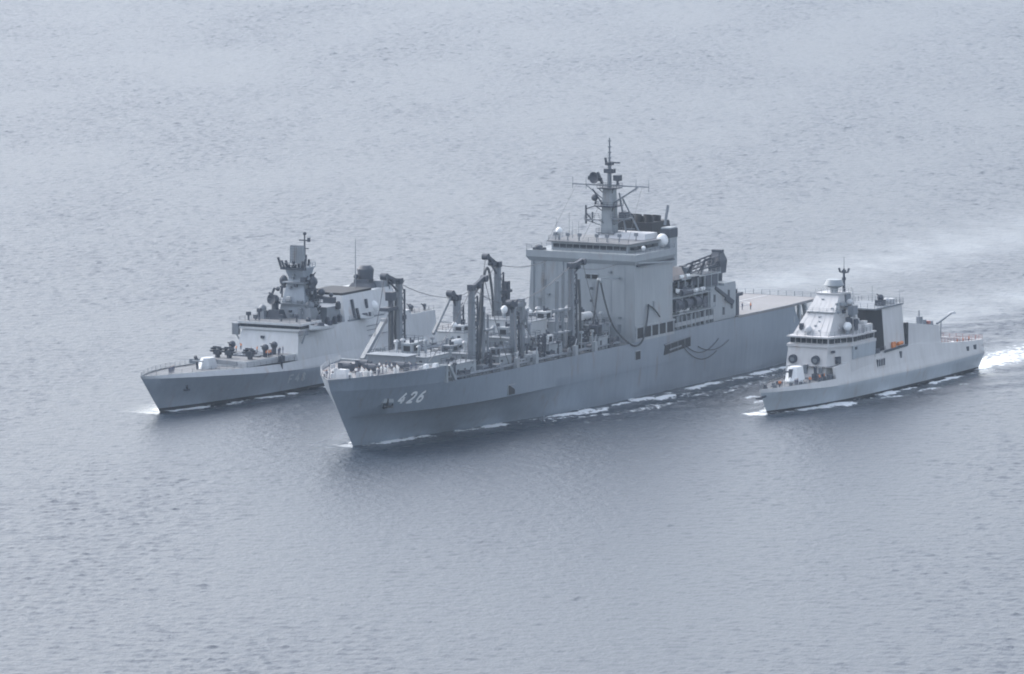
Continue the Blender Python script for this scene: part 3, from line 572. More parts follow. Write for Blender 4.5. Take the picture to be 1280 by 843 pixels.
    for x, y, z in ((21, -9.8, 12), (26.5, 1, 16.7), (42, 0, 15.5), (46, -8.6, 14.7), (52.6, 3, 18.5), (53, -10.8, 12), (60.2, -9.6, 12), (68.5, -8.9, 15.1), (74.6, 1, 19.1), (67, 0, 16.3), (88.6, -10.2, 14.7), (88, 2, 17.7), (96, -3, 16.3), (97.2, 6, 16.3), (84, -9.8, 12), (92, -11.4, 12)):
        mb = MB(); w = rnd.uniform(.9, 1.6); h = rnd.uniform(1.2, 2.8)
        mb.mat(0).box(x - w, x + w, y - w * .8, y + w * .8, z, z + h); mb.mat(1).box(x - w - .05, x - w + .1, y - w * .5, y + w * .5, z + h * .2, z + h * .75); mb.box(x - w * .5, x + w * .5, y - w * .8 - .06, y - w * .8 + .1, z + h * .2, z + h * .8)
        mb.mat(2).tube((x, y, z + h), (x, y, z + h + 1.1), .2, n=6); mb.tube((x + w * .6, y, z + h), (x + w * .6, y, z + h + .6), .35, n=8); mb.build('machinery_box', [rnd.choice(['mid', 'grey', 'pale', 'dark']), 'black', 'dark'], root)
    for x, y, z, L_ in ((64, -8.2, 12.9, 2.4), (90, -7.0, 18.7, 2), (47, 1.5, 16.6, 2.2), (94, 8, 17.4, 2)):
        mb = MB(); mb.mat(0).tube((x - L_, y, z), (x + L_, y, z), .85, n=12); mb.mat(1).box(x - L_ * .7, x - L_ * .5, y - .7, y + .7, z - 1, z - .4); mb.box(x + L_ * .5, x + L_ * .7, y - .7, y + .7, z - 1, z - .4); mb.build('pressure_tank', [rnd.choice(['pale', 'mid']), 'dark'], root)
    for x, y in ((38, -11.2), (62, -11), (77, -10.5), (86, -9)):
        mb = MB(); mb.lattice((x, y, 12), (x, y, rnd.uniform(15.5, 18.5)), 1.3, 1.0, .1, 4); mb.build('lattice_frame', 'dark', root)
    # dish-backed white gear and pale domes near the superstructure foot
    for (x, y, z, r) in ((99.2, 11.2, 17.2, .7), (72.6, 3.4, 21.0, .7), (52, 4.4, 19.5, .6)):
        mb = MB(); mb.mat(1).tube((x, y, z - 1.6), (x, y, z), .3); mb.mat(0).sphere((x, y, z + .2), r, sz=1.3); mb.build('covered_light', ['white', 'grey'], root, True)
    for (x, y) in ((47.5, -12.9), (56, -12.9), (74, -12.9), (83, -12.9)):
        mb = MB(); mb.box(x - .6, x + .6, y - .4, y + .4, 12, 14.2); mb.beam((x, y, 14), (x + .8, y, 15.6), .2); mb.build('fairlead_stand', 'grey', root)
    # lower cargo deck screens: step at the forecastle break
    mb = MB(); mb.box(17.3, 18.0, -12.6, 12.6, 12, 15.7); mb.beam((18.2, -12.6, 15.6), (20.0, -13.1, 12.4), .8, .5); mb.build('forecastle_break', 'grey', root)
    # forecastle gear
    mb = MB(); mb.box(12.6, 17, -5.5, 3.5, 15.2, 17.5); mb.box(12.2, 17.2, -6, 4, 17.5, 17.65); mb.box(12.5, 12.65, -4.8, -2.6, 15.5, 17.2); mb.build('winch_house', 'mid', root)
    for x, y in ((3, -3), (3, 3), (9, -6.5), (8.5, 2)):
        mb = MB(); mb.tube((x, y - .9, 16.1), (x, y + .9, 16.1), .8, n=12); mb.box(x - .9, x + .9, y + .9, y + 1.7, 15.1, 16.8); mb.box(x - .9, x + .9, y - 1.4, y - .9, 15.1, 16.6); mb.build('windlass', 'dark', root)
    mb = MB(); mb.fr((-6.9, -4.2, -2.4, .6), (-6.3, -4.7, -1.8, .1), 14.6, 16.5); mb.box(-4.0, -2.8, -3.9, -3.0, 14.7, 15.9); mb.build('covered_reel', 'offwhite', root)
    for x, y in ((-1, -4.6), (4.5, -7.8), (11, -10.0), (15, -11.2), (0, 4), (6, 8), (-8.2, 0)):
        mb = MB(); mb.tube((x - .5, y, 15), (x - .5, y, 15.9), .28, n=8); mb.tube((x + .5, y, 15), (x + .5, y, 15.9), .28, n=8); mb.box(x - .9, x + .9, y - .35, y + .35, 14.95, 15.1); mb.build('bollard', 'offwhite', root)
    for x, y in ((14.6, -11.4), (11.6, -10.8)):
        mb = MB(); mb.fr((x - .8, x + .8, y - .5, y + .5), (x - .6, x + .6, y - .35, y + .35), 15.2, 16.3); mb.build('locker', 'white', root)
    mb = MB(); mb.tube((-9.6, 0, 14.8), (-9.8, 0, 19.0), .09, .05, 5); mb.build('jackstaff', 'mid', root)
    # after rail on the flight deck edge, small deck gear
    mb = MB(); mb.box(162, 166, 8.6, 11.2, 13.3, 14.3); mb.box(170, 172, 10, 11.6, 13.3, 14.8); mb.box(185, 186, 10, 11, 13.3, 15.0); mb.build('tow_tractor', 'red', root) if False else None
    return root, H
oiler, OH = make_oiler()
# ================================================================== frigate on the far (starboard) side of the oiler
def make_frigate():
    root = tag(empty('frigate', (-74.95, -145.14, 0), HEAD),
               'pale grey frigate, farthest left, partly hidden behind the big ship numbered 426', 'ship',
               'warships sailing in company')
    H = Hull([
        (2, 128, [(2, 0), (20, 3), (50, 6.4), (80, 7.2), (128, 5.5)], [(2, -2), (128, -2)]),
        (0, 130, [(0, 0), (10, 2.3), (25, 5.0), (40, 6.9), (60, 7.8), (90, 8.0), (130, 6.6)], [(0, 0), (130, 0)]),
        (-.8, 130.2, [(-.8, 0), (10, 2.6), (25, 5.3), (40, 7.1), (60, 7.95), (90, 8.1), (130, 6.8)], [(-.8, .75), (130, .75)]),
        (-7.6, 132, [(-7.6, 0), (-2, 2.6), (8, 5.6), (20, 7.5), (36, 8.5), (60, 8.8), (95, 8.8), (132, 7.8)], [(-7.6, 7.8), (-2, 7.5), (10, 6.9), (22, 6.2), (36, 5.4), (56, 4.7), (132, 4.6)]),
        (-8.2, 132, [(-8.2, 0), (-2, 2.4), (8, 5.1), (20, 6.9), (36, 7.9), (60, 8.2), (95, 8.2), (132, 7.4)], [(-8.2, 8.4), (10, 8.0), (24, 7.4), (40, 6.9), (132, 6.6)])])
    hull = H.mesh(MB(), [0, 0, 1, 2]).build('hull', ['boot', 'frhull', 'pale'], root, 'weld')  # top band paler: light on the inward-tilted strake put into its colour
    mb = MB(); H.deck(mb, 4, -8, 131.5, -.3, .1); mb.build('deck', 'deck', root)
    mb = MB(); pts = [(x, -(float(H.lv[4][2](x)) - .12), float(H.lv[4][3](x)) - .1) for x in (-7.6, -4, 0, 6, 12, 20, 30, 44)]
    mb.rail(pts, 1.0, step=2.2); mb.rail([(x, -y, z) for x, y, z in pts], 1.0, step=2.2); mb.build('railing', 'mid', root)
    mb = MB(); x, z = 5.0, 5.0; y = -H.half(x, z); mb.beam((x, y - .1, z + .7), (x + .1, y - .1, z - .8), .3); mb.beam((x - .7, y + .1, z - .6), (x + .8, y - .25, z - .6), .4); mb.box(x - .5, x + .5, y - .1, y + .4, z + .3, z + 1.1); mb.build('anchor', 'dark', hull)
    # faded pennant number amidships, three pale worn marks
    g = [[[(0, 0), (0, 1), (.8, 1)], [(0, .5), (.6, .5)]], [[(.6, 1), (0, .35), (.9, .35)], [(.6, .7), (.6, 0)]], [[(.4, .5), (.1, .75), (.4, 1), (.7, .75), (.4, .5), (.05, .22), (.4, 0), (.75, .22), (.4, .5)]]]
    mb = MB()
    for i, gl in enumerate(g):
        for st in gl: H.strip(mb, [(41.5 + i * 2.6 + u * 1.8, 2.3 + v * 1.7) for u, v in st], .3)
    mb.build('hull_number', 'pale', hull)
    # wave breaker, gun and launchers on the forecastle
    mb = MB(); mb.mat(0).prism([(18.2, -1.5), (21.6, -1.7), (22.4, 0), (21.6, 1.7), (18.2, 1.5), (17.2, 0)], 7.4, 9.6, [(19, -1.0), (21.4, -1.2), (22, 0), (21.4, 1.2), (19, 1.0), (18.4, 0)]); mb.tube((18.4, 0, 8.9), (13.9, 0, 9.6), .2, .14)
    mb.tube((19.8, 0, 7.1), (19.8, 0, 7.6), 1.8, n=14); mb.build('gun_turret', 'pale', root)
    mb = MB(); mb.beam((16.4, .3, 7.5), (16.0, .3, 10.0), .4); mb.beam((16.1, .3, 9.4), (15.4, .3, 10.4), .5); mb.build('optical_director', 'dark', root)
    mb = MB(); mb.beam((22.6, -6, 8.3), (24.6, 0, 8.3), .15, 1.0); mb.beam((24.6, 0, 8.3), (22.6, 6, 8.3), .15, 1.0); mb.build('breakwater', 'mid', root)
    mb = MB(); mb.prism([(27, -5.6), (46, -7.4), (46, 7.4), (27, 5.6)], 7.0, 8.3); mb.build('missile_deckhouse', 'pale', root)
    mb = MB(); mb.prism([(27.3, -5.3), (45, -7.0), (45, 7.0), (27.3, 5.3)], 8.3, 8.36); mb.build('roof_deck', 'deck', root)
    mb = MB(); mb.prism([(47.6, -7.4), (56.8, -7.1), (56.8, 7.1), (47.6, 7.8)], 14.6, 14.66); mb.build('roof_deck', 'deck', root)
    mb = MB(); mb.box(97.9, 108.6, -6.9, 6.9, 12.0, 12.08); mb.build('roof_deck', 'deck', root)
    for y in (3.9, 1.0, -4.2):
        mb = MB(); mb.mat(0).tube((31.2, y, 8.2), (31.2, y, 9.2), .55, n=10); x = 31.0
        for k in range(6):
            a = k * math.pi / 5; mb.tube((x + .9, y + 1.05 * math.cos(a), 9.6 + .9 * math.sin(a)), (x - 1.1, y + 1.05 * math.cos(a), 9.9 + .9 * math.sin(a)), .22, n=7)
        mb.box(30.6, 31.6, y - .8, y + .8, 9.0, 10.1); mb.build('rocket_launcher', 'dark', root)
    mb = MB(); mb.mat(0)
    for i in range(4):
        for j in range(4): mb.box(35 + i * 2.0, 36.5 + i * 2.0, -4 + j * 2.0, -2.5 + j * 2.0, 8.3, 8.75)
    mb.build('missile_hatch', 'mid', root)
    for x, y, z in ((36.5, -4.9, 8.3), (42, -4, 8.3), (39, 4.8, 8.3)):
        mb = MB(); mb.tube((x, y, z), (x, y, z + 1.6), .5); mb.sphere((x, y, z + 2.1), .8); mb.beam((x, y, z + 2.2), (x - 1.8, y, z + 2.6), .22); mb.build('deck_mount', 'dark', root, True)
    mb = MB(); mb.beam((38, -8.2, 5.6), (38, -8.2, 8.9), .35); mb.box(37.4, 38.9, -8.5, -7.6, 7.3, 8.6); mb.build('boat_boom', 'dark', root)
    # sloped superstructure
    Y0, Y1 = 8.2, 7.3
    lo = [(45.4, -8.0), (47.0, -8.3), (112, -8.2), (112, 8.2), (47.0, 8.3), (45.4, 8.0)]
    hi = [(48.2, -6.9), (49.5, -7.1), (110, -7.0), (110, 7.0), (49.5, 7.1), (48.2, 6.9)]
    mb = MB(); mb.prism([(45.2, -8.1), (100, -8.1), (100, 8.1), (45.2, 8.1)], 6.5, 13.0, [(47.4, -7.0), (98, -7.0), (98, 7.0), (47.4, 7.0)])
    sup = mb.build('superstructure', 'pale', root)
    mb = MB(); mb.mat(0).prism([(46.9, -7.9), (57, -7.6), (57, 7.6), (46.9, 8.3)], 12.95, 13.4); mb.prism([(47.2, -7.8), (57, -7.4), (57, 7.4), (47.2, 8.2)], 14.1, 14.6)
    mb.prism([(47.5, -7.3), (57, -7.0), (57, 7.0), (47.5, 7.7)], 13.3, 14.2)
    br = mb.build('bridge', 'pale', root)
    for i in range(13):
        y = -7.25 + i * 1.14; mb = MB(); mb.box(47.2, 47.6, y, y + 1.02, 13.42, 14.08); mb.build('window', 'glass', br)
    mb = MB(); mb.box(47.5, 56, -7.5, -7.15, 13.42, 14.08); mb.build('window', 'glass', br)
    mb = MB(); mb.box(46.6, 47.6, 7.7, 9.2, 11.6, 14.1); mb.beam((47, 8.4, 11.8), (47, 7.6, 10.6), .25); mb.build('bridge_wing', 'mid', root); mb = MB(); mb.box(46.9, 48.4, -9.0, -7.4, 12.2, 13.2); mb.beam((47.2, -8.7, 12.2), (47.2, -8.0, 10.4), .3); mb.build('bridge_wing', 'mid', root)
    mb = MB(); mb.mat(0).box(46.35, 46.9, 1.2, 1.9, 11.1, 11.7); mb.build('scuttle', 'dark', sup)
    mb = MB(); mb.rail([(47.4, -7.4, 14.6), (47.4, 7.8, 14.6), (57, 7.4, 14.6)], 1); mb.build('roof_railing', 'mid', br)
    for x, y, h in ((49, 6.4, 1.6), (49.5, 4.0, 2.4), (50, 5.2, .9), (49.6, -1.5, 1.3), (50.2, -5, 1.5)):
        mb = MB(); mb.tube((x, y, 14.5), (x, y, 14.5 + h), .22); mb.box(x - .4, x + .4, y - .4, y + .4, 14.5 + h - .4, 14.5 + h + .4); mb.build('roof_sensor', 'dark', root)
    # fire control director left of the mast
    mb = MB(); mb.fr((53, 56.4, .8, 4.6), (53.6, 56, 1.6, 4.0), 14.5, 16.6); mb.tube((54.6, 2.9, 16.6), (54.6, 2.9, 18.4), .8); mb.sphere((54.4, 2.9, 18.9), 1.0)
    mb.dish((53.4, 2.9, 19.0), (-1, .2, .1), 1.2, .4); mb.beam((54.6, 1.6, 18.0), (54.6, 4.4, 20.3), .3); mb.beam((54.6, 4.6, 18.0), (54.6, 3.0, 21.4), .4); mb.sphere((54.6, 2.2, 21.2), .5); mb.build('fire_director', 'dark', root)
    mb = MB(); mb.fr((52, 55, 4.2, 6.4), (52.4, 54.6, 4.6, 6.0), 14.5, 16.4); mb.sphere((53.4, 5.4, 16.8), .9); mb.build('director_base', 'mid', root)
    mb = MB(); mb.fr((56, 60, -5.2, -2.2), (56.4, 59.4, -4.9, -2.5), 14.5, 17.0); mb.sphere((58, -3.8, 17.4), 1.1); mb.build('director_base', 'mid', root)
    # pyramid mast
    mb = MB(); mb.fr((56.2, 65, -3.9, 3.8), (58.7, 62.2, -1.9, 1.8), 13.0, 23.4); mb.fr((58.6, 62.2, -1.9, 1.8), (57.9, 62.6, -2.4, 2.3), 23.4, 25.4); mb.box(57.7, 62.8, -2.6, 2.5, 25.4, 25.7)
    mb.rail([(57.7, -2.6, 25.7), (62.8, -2.6, 25.7), (62.8, 2.5, 25.7), (57.7, 2.5, 25.7)], .9, .07, 1.2, 2, True)
    mast = mb.build('mast', 'frhull', root)
    frn = random.Random(17)
    for k in range(22):
        z = frn.uniform(14.8, 25); f = (z - 13) / 10.4; x0 = 56.2 + 2.5 * min(f, 1); y = frn.uniform(-3.4 + 1.6 * min(f, 1), 3.2 - 1.4 * min(f, 1)); a = frn.uniform(.2, .5)
        if k % 2: mb = MB(); mb.box(x0 - .7, x0 + .5, y - a, y + a, z - a, z + a * .8)
        else: mb = MB(); x = frn.uniform(58, 62); yy = -3.9 + 2.0 * min(f, 1); mb.box(x - a, x + a, yy - .8, yy + .4, z - a, z + a); mb.beam((x, yy - .6, z), (x, yy - 1.3, z + .8), .2)
        mb.build('mast_fitting', frn.choice(['mid', 'dark', 'dark', 'pale']), mast)
    mb = MB(); mb.box(57.4, 62.9, -3.0, 2.8, 22.2, 22.5); mb.box(56.6, 64.4, -4.4, 4.2, 17.6, 17.85); mb.rail([(56.6, -4.4, 17.8), (64.4, -4.4, 17.8), (64.4, 4.2, 17.8), (56.6, 4.2, 17.8)], .9, .07, 1.3, 2, True); mb.build('platform', 'mid', mast)
    mb = MB(); mb.mat(0).loft([(59.0, 1.6 - .1, 26.6), (59.6, -1.6, 26.6), (59.9, -1.6, 26.6), (59.3, 1.6, 26.6)], [(59.6, 1.9, 30.2), (60.2, -1.2, 30.2), (60.5, -1.2, 30.2), (59.9, 1.9, 30.2)])
    for k in range(7):
        f = k / 6; mb.mat(1).beam((59.0 + .3 * f, 1.6 - 3.2 * f, 26.6), (59.6 + .3 * f, 1.9 - 3.1 * f, 30.3), .1)
        mb.beam((58.95 + .65 * f, 1.65 + .3 * f, 26.7 + 3.5 * f), (59.8 + .5 * f, -1.6 + .4 * f, 26.7 + 3.5 * f), .1)
    mb.mat(1).beam((59.2, 1.6, 26.6), (59.8, 1.9, 30.3), .12); mb.beam((59.9, -1.6, 26.6), (60.4, -1.2, 30.3), .12); mb.beam((59.2, 1.7, 26.6), (59.9, -1.6, 26.6), .14); mb.beam((59.8, 1.9, 30.3), (60.4, -1.2, 30.3), .14)
    mb.tube((60, 0, 25.6), (60, 0, 26.8), .5); mb.build('air_search_radar', ['grey', 'mid'], mast)
    mb = MB(); mb.tube((61.6, -.6, 25.4), (61.6, -.6, 32.8), .28, .16); mb.beam((61.6, .6, 29.6), (61.6, -1.6, 29.6), .22); mb.beam((61.6, .8, 31.4), (61.6, -2.0, 31.4), .2, .25); mb.tube((61.6, -.6, 27.3), (61.6, -.6, 28.2), .55); mb.sphere((61.6, -.6, 32.9), .4); mb.box(61.3, 61.9, -1.9, -1.4, 31.1, 32); mb.build('topmast', 'dark', mast)
    mb = MB()
    for k in range(9):
        a = -1 + k * .25; mb.beam((57.4, a * 3.0, 25.8), (57.0, a * 3.5, 26.4 + 1.5 * a * a), .38)
    mb.beam((57.5, -3.2, 25.5), (57.5, 3.1, 25.5), .5, .6); mb.build('antenna_ring', 'dark', mast)
    for y in (3.6, -3.9):
        mb = MB(); mb.sphere((59.6, y, 22.6), .95, sz=1.2); mb.beam((59.6, y, 23), (59.6, y * 1.2, 19.6), .35); mb.beam((59.6, y * .5, 22), (59.6, y * 1.2, 22), .35); mb.build('mast_sensor', 'dark', mast)
    mb = MB(); mb.box(55.6, 58, -3, -2.2, 14.6, 17); mb.build('mast_cabinet', 'mid', mast)
    for y, x in ((1.6, 58), (-2.1, 58.4), (0, 57.9), (-1.2, 62.2)):
        mb = MB(); mb.beam((x, y, 25.6), (x - .2, y * 1.25, 27.2), .4); mb.build('mast_sensor', 'dark', mast)
    mb = MB(); mb.box(58.6, 60.4, 2.6, 4.0, 21.0, 21.4); mb.sphere((59.4, 3.4, 21.9), .6); mb.beam((59.4, 3.8, 21), (59.4, 3.9, 18.8), .25); mb.build('mast_sensor', 'dark', mast)
    mb = MB(); mb.box(58.6, 61, -4.3, -2.5, 20.6, 21.0); mb.sphere((59.6, -3.5, 21.4), .95); mb.beam((59.6, -4.1, 20.6), (59.6, -4.2, 17.9), .3); mb.build('mast_sensor', 'dark', mast)
    mb = MB(); mb.beam((60.6, -2.4, 19.4), (60.6, -8.0, 18.9), .5, .7); mb.box(59.8, 61.4, -4.4, -3.0, 18.2, 19.6); mb.box(59.8, 61.4, -8.6, -6.2, 18.0, 19.3); mb.sphere((60.6, -5.4, 20.3), .8); mb.sphere((60.6, -7.8, 19.8), .5); mb.build('sensor_arm', 'dark', mast)
    mb = MB(); mb.fr((63, 70, -5.4, -1), (63.6, 69, -5.0, -1.2), 13, 16.6); mb.build('upper_deckhouse', 'mid', root)
    for x, y, z in ((52.6, -6.6, 15.0), (64, -6.8, 14.2), (66.8, -6.4, 14.4), (61, -6.6, 14.3), (68, -5.4, 17.1), (57.6, -6.4, 15.0)):
        mb = MB(); mb.box(x - .5, x + .5, y - .4, y + .4, z - 1.2, z); mb.sphere((x, y, z + .1), .5); mb.build('deck_mount', 'dark', root)
    # after block with funnels, second tower
    mb = MB(); mb.prism([(69, -6.6), (95, -6.4), (95, 6.4), (69, 6.6)], 12.9, 18.6, [(70.5, -5.0), (93, -4.8), (93, 4.8), (70.5, 5.0)])
    fb = mb.build('funnel_block', 'pale', root)
    mb = MB(); mb.prism([(70.6, -5.0), (84, -4.9), (84, 4.9), (70.6, 5.0)], 18.6, 19.1); mb.build('funnel_cap', 'black', fb)
    mb = MB(); mb.beam((73.4, -6.4, 13.4), (73.8, -5.4, 17.4), .9, .5); mb.beam((75.2, -6.5, 13.2), (75.2, -6.0, 15.4), .6); mb.beam((79.8, -6.1, 15), (80, -5.7, 17), .5); mb.build('louvre', 'dark', fb)
    mb = MB(); mb.box(70.2, 86, -7.05, -6.2, 12.95, 13.2); mb.rail([(70.2, -7, 13.1), (97, -7, 13.1)], 1, step=2.5); mb.build('side_gallery', 'mid', fb)
    for z, a, b in ((11.3, 77, 86), (10.4, 77, 84.5), (9.2, 77.5, 86)):
        mb = MB(); mb.beam((a, -7.4 - (13 - z) * .13, z), (b, -7.4 - (13 - z) * .13, z), .12, .16); mb.build('ledge_or_shade_strip', 'mid', sup)
    mb = MB(); mb.fr((86.5, 92, -3.4, 2.6), (87.2, 91.2, -2.4, 1.8), 18.5, 19.6); mb.tube((89.4, -.4, 19.4), (89.4, -.4, 20.3), 1.4, 1.9, 14); mb.tube((89.4, -.4, 20.3), (89.4, -.4, 22.6), 1.7, 1.9, 16); mb.tube((89.4, -.4, 22.6), (89.4, -.4, 23.4), 1.9, 1.2, 16); mb.box(87.2, 88.2, -2, 1.4, 19.2, 20.4); mb.sphere((87.4, .9, 21), .6); mb.build('drum_antenna', 'dark', root)
    mb = MB(); mb.tube((86.6, .6, 18.5), (86.6, .6, 29.6), .14, .06, 6); mb.build('whip_antenna', 'mid', root)
    mb = MB(); mb.mat(1).tube((83.8, -5.2, 12.9), (83.8, -5.2, 14), .7); mb.mat(0).sphere((83.8, -5.2, 15.0), 1.35); mb.build('radome', ['white', 'grey'], root, True)
    mb = MB(); mb.mat(1).tube((88.2, -7.4, 8.6), (88.2, -7.4, 9.6), .4); mb.mat(0).sphere((88.2, -7.6, 9.8), .55); mb.build('radome', ['white', 'grey'], root, True)
    mb = MB(); mb.fr((89, 94, -5, -1), (90, 93.4, -4, -1.6), 17.4, 20); mb.sphere((92.4, -3.4, 20.4), .9); mb.beam((92, -4.6, 15), (92.4, -4.8, 19.8), .5); mb.build('fire_director', 'mid', root)
    mb = MB(); mb.fr((97, 109.4, -7.8, 7.8), (97.5, 109, -7.3, 7.3), 6.4, 12.0); hg = mb.build('hangar', 'pale', root)
    for x, y in ((100, -2), (102.4, -5), (104.5, -3.4), (106.5, -6), (101, 3)):
        mb = MB(); mb.beam((x, y, 12), (x, y, 12.9), .4); mb.sphere((x, y, 13.1), .45); mb.beam((x, y, 12.9), (x - 1.4, y, 13.6), .2); mb.build('roof_mount', 'dark', hg)
    mb = MB(); mb.rail([(97.6, -7.1, 12.0), (108.8, -7.1, 12.0)], 1); mb.build('railing', 'mid', hg)
    return root, H
frigate, FH = make_frigate()
# ================================================================== corvette on the near (port) side
def make_corvette():
    root = tag(empty('corvette', (54.25, -147.99, 0), HEAD),
               'small light grey corvette with black funnel front, rightmost of the three ships', 'ship',
               'warships sailing in company')
    H = Hull([
        (1.5, 95, [(1.5, 0), (20, 3.2), (45, 5.2), (95, 4.4)], [(1.5, -1.6), (95, -1.6)]),
        (0, 96.5, [(0, 0), (8, 2.1), (18, 4.2), (30, 5.5), (50, 6.0), (75, 5.8), (96.5, 5.1)], [(0, 0), (96.5, 0)]),
        (-.5, 96.6, [(-.5, 0), (8, 2.3), (18, 4.4), (30, 5.6), (50, 6.05), (75, 5.9), (96.6, 5.2)], [(-.5, .55), (96.6, .55)]),
        (-3.3, 97.5, [(-3.3, 0), (0, 1.8), (6, 3.9), (14, 5.6), (24, 6.5), (45, 6.8), (75, 6.7), (97.5, 6.2)], [(-3.3, 4.7), (6, 4.6), (20, 4.1), (40, 3.9), (70, 3.6), (97.5, 3.7)]),
        (-3.7, 97.6, [(-3.7, 0), (0, 1.7), (6, 3.7), (14, 5.3), (24, 6.2), (45, 6.4), (75, 6.3), (97.6, 5.9)], [(-3.7, 5.5), (10, 5.6), (21, 5.6), (97.6, 5.6)])])
    hull = H.mesh(MB(), [0, 0, 1, 2]).build('hull', ['boot', 'chull', 'cpale'], root, 'weld')  # lower band darker: shade of the flare put into its colour
    mb = MB(); H.deck(mb, 4, -3.4, 22, -.35, .1); mb.build('forecastle_deck', 'deck', root)
    # raised side walls, merging with the deckhouse, sheer falling aft
    mb = MB(); lo = []; hi = []
    zt = curve([(21, 8.0), (30, 8.6), (40, 9.1), (55, 9.3), (66, 8.9), (76, 8.0), (90, 7.0), (97.6, 6.6)])
    X = [21, 25, 30, 35, 40, 48, 56, 64, 72, 80, 88, 97.6]
    for s in (-1, 1):
        vs = []; fs = []
        for x in X: b = float(H.lv[4][2](x)); z = float(zt(x)); vs += [(x, s * b, 5.6), (x, s * (b - (z - 5.6) * .16), z), (x, s * (b - .5 - (z - 5.6) * .16), z), (x, s * (b - .5), 5.6)]
        for i in range(len(X) - 1):
            q = 4 * i
            for k in range(3): fs.append([q + k, q + k + 1, q + k + 5, q + k + 4])
        fs += [[0, 1, 2, 3], [4 * len(X) - 4 + k for k in (0, 1, 2, 3)]]; mb.add(vs, fs)
    mb.build('side_wall', 'cpale', root, 'weld')
    mb = MB(); vs = []; fs = []
    for x in X: b = float(H.lv[4][2](x)) - .55; z = float(zt(x)) - (.15 if x < 76 else .9); vs += [(x, -b, z), (x, b, z)]
    for i in range(len(X) - 1): fs.append([2 * i, 2 * i + 2, 2 * i + 3, 2 * i + 1])
    mb.add(vs, fs); mb.build('upper_deck', 'deck', root)
    mb = MB(); mb.box(97.0, 97.7, -5.7, 5.7, 5.4, 6.7); mb.build('transom_bulwark', 'cpale', root)
    mb = MB(); pts = [(x, -(float(H.lv[4][2](x)) - .1), 5.45) for x in (-3.2, -1, 3, 8, 14, 21)]
    mb.rail(pts, 1.0, step=1.6); mb.rail([(x, -y, z) for x, y, z in pts], 1.0, step=1.6); mb.build('railing', 'mid', root)
    mb = MB(); pts = [(x, -5.6, float(zt(x))) for x in (76, 84, 90, 97.4)]; mb.rail(pts, 1.0, step=1.5); mb.rail([(x, 5.6, z) for x, _, z in pts], 1.0, step=1.5); mb.rail([(97.4, -5.6, 6.6), (97.4, 5.6, 6.6)], 1.0, step=1.5); mb.build('railing', 'red', root)
    mb = MB(); x = -3.2; mb.beam((x - 1.4, -.2, 3.7), (x + 1.4, -.5, 3.9), .4); mb.beam((x - 1.3, -1.0, 3.6), (x - 1.3, .5, 3.6), .35); mb.build('anchor', 'dark', hull)
    y = -6.75
    mb = MB(); mb.mat(0).box(41.3, 45.0, -6.45, -5.8, 6.2, 7.7)
    for i in range(4): mb.mat(1).box(41.4 + i * 1.15, 41.55 + i * 1.15, -6.5, -5.8, 6.2, 7.7)
    mb.box(41.1, 45.2, -6.5, -5.7, 7.7, 7.85); mb.box(41.1, 45.2, -6.55, -5.7, 6.05, 6.2); mb.build('dark_opening_panel', ['dark', 'cpale'], root)  # dark slab in place of the shade inside an opening
    for x, z, a in ((53.6, 7.6, .45), (88.5, 5.2, .6), (92.5, 5.2, .7), (39.8, 9.0, 1.1)):
        mb = MB(); yy = -(float(H.lv[4][2](x)) - max(0, z - 5.6) * .16); mb.box(x - a, x + a, yy - .12, yy + .2, z - .8, z + .7); mb.build('dark_port_panel', 'dark', hull)
    # front block, sloped, with wraparound bridge
    base = [(21.4, -3.4), (28.5, -6.2), (40.5, -6.2), (40.5, 6.2), (28.5, 6.4), (21.4, 6.3)]
    mid = [(22.6, -3.3), (29.0, -6.0), (40.3, -6.0), (40.3, 6.0), (29, 6.2), (22.6, 6.1)]
    mb = MB(); mb.prism(base, 5.4, 11.9, mid); sup = mb.build('superstructure', 'cpale', root)
    bb = [(22.3, -3.5), (29, -6.5), (40.5, -6.4), (40.5, 6.4), (29, 6.6), (22.3, 6.3)]
    tt = [(23.0, -3.3), (29.3, -6.1), (40.4, -6.0), (40.4, 6.0), (29.3, 6.2), (23.0, 6.1)]
    mb = MB(); mb.prism(bb, 11.9, 12.5); mb.prism([(p[0] + .25, p[1] * .97) for p in tt], 12.5, 13.9); mb.prism(bb, 13.9, 14.2); br = mb.build('bridge', 'cpale', root)
    def wins(a, b, n, x0=0.12):
        a = Vector(a); b = Vector(b)
        for i in range(n):
            p = a.lerp(b, (i + x0) / n); q = a.lerp(b, (i + 1 - x0) / n); d = (q - p).normalized(); nrm = Vector((-d.y, d.x, 0)) * .2
            mb = MB(); mb.loft([p - nrm, q - nrm, q + nrm, p + nrm], [v + Vector((0, 0, .95)) for v in (p - nrm, q - nrm, q + nrm, p + nrm)]); mb.build('window', 'glass', br)
    wins((23.2, 5.9, 12.75), (23.2, -3.1, 12.75), 7); wins((23.2, -3.2, 12.75), (29.5, -5.95, 12.75), 4); wins((29.7, -5.9, 12.75), (40.2, -5.85, 12.75), 5)
    mb = MB(); mb.loft([(29.0, -6.25, 9.0), (40.5, -6.2, 9.0), (40.5, -5.9, 9), (29, -5.9, 9)], [(29.0, -6.35, 12.0), (40.5, -6.3, 12.0), (40.5, -5.9, 12), (29, -5.9, 12)]); mb.build('side_screen', 'chull', sup)
    for yv in (4.6, -.8):
        mb = MB(); mb.mat(0).tube((22.3, yv, 9.3), (21.5, yv, 9.2), .95, n=16); mb.mat(1).tube((21.6, yv, 9.2), (21.45, yv, 9.2), .5, n=12); mb.build('hose_reel', ['dark', 'mid'], sup)
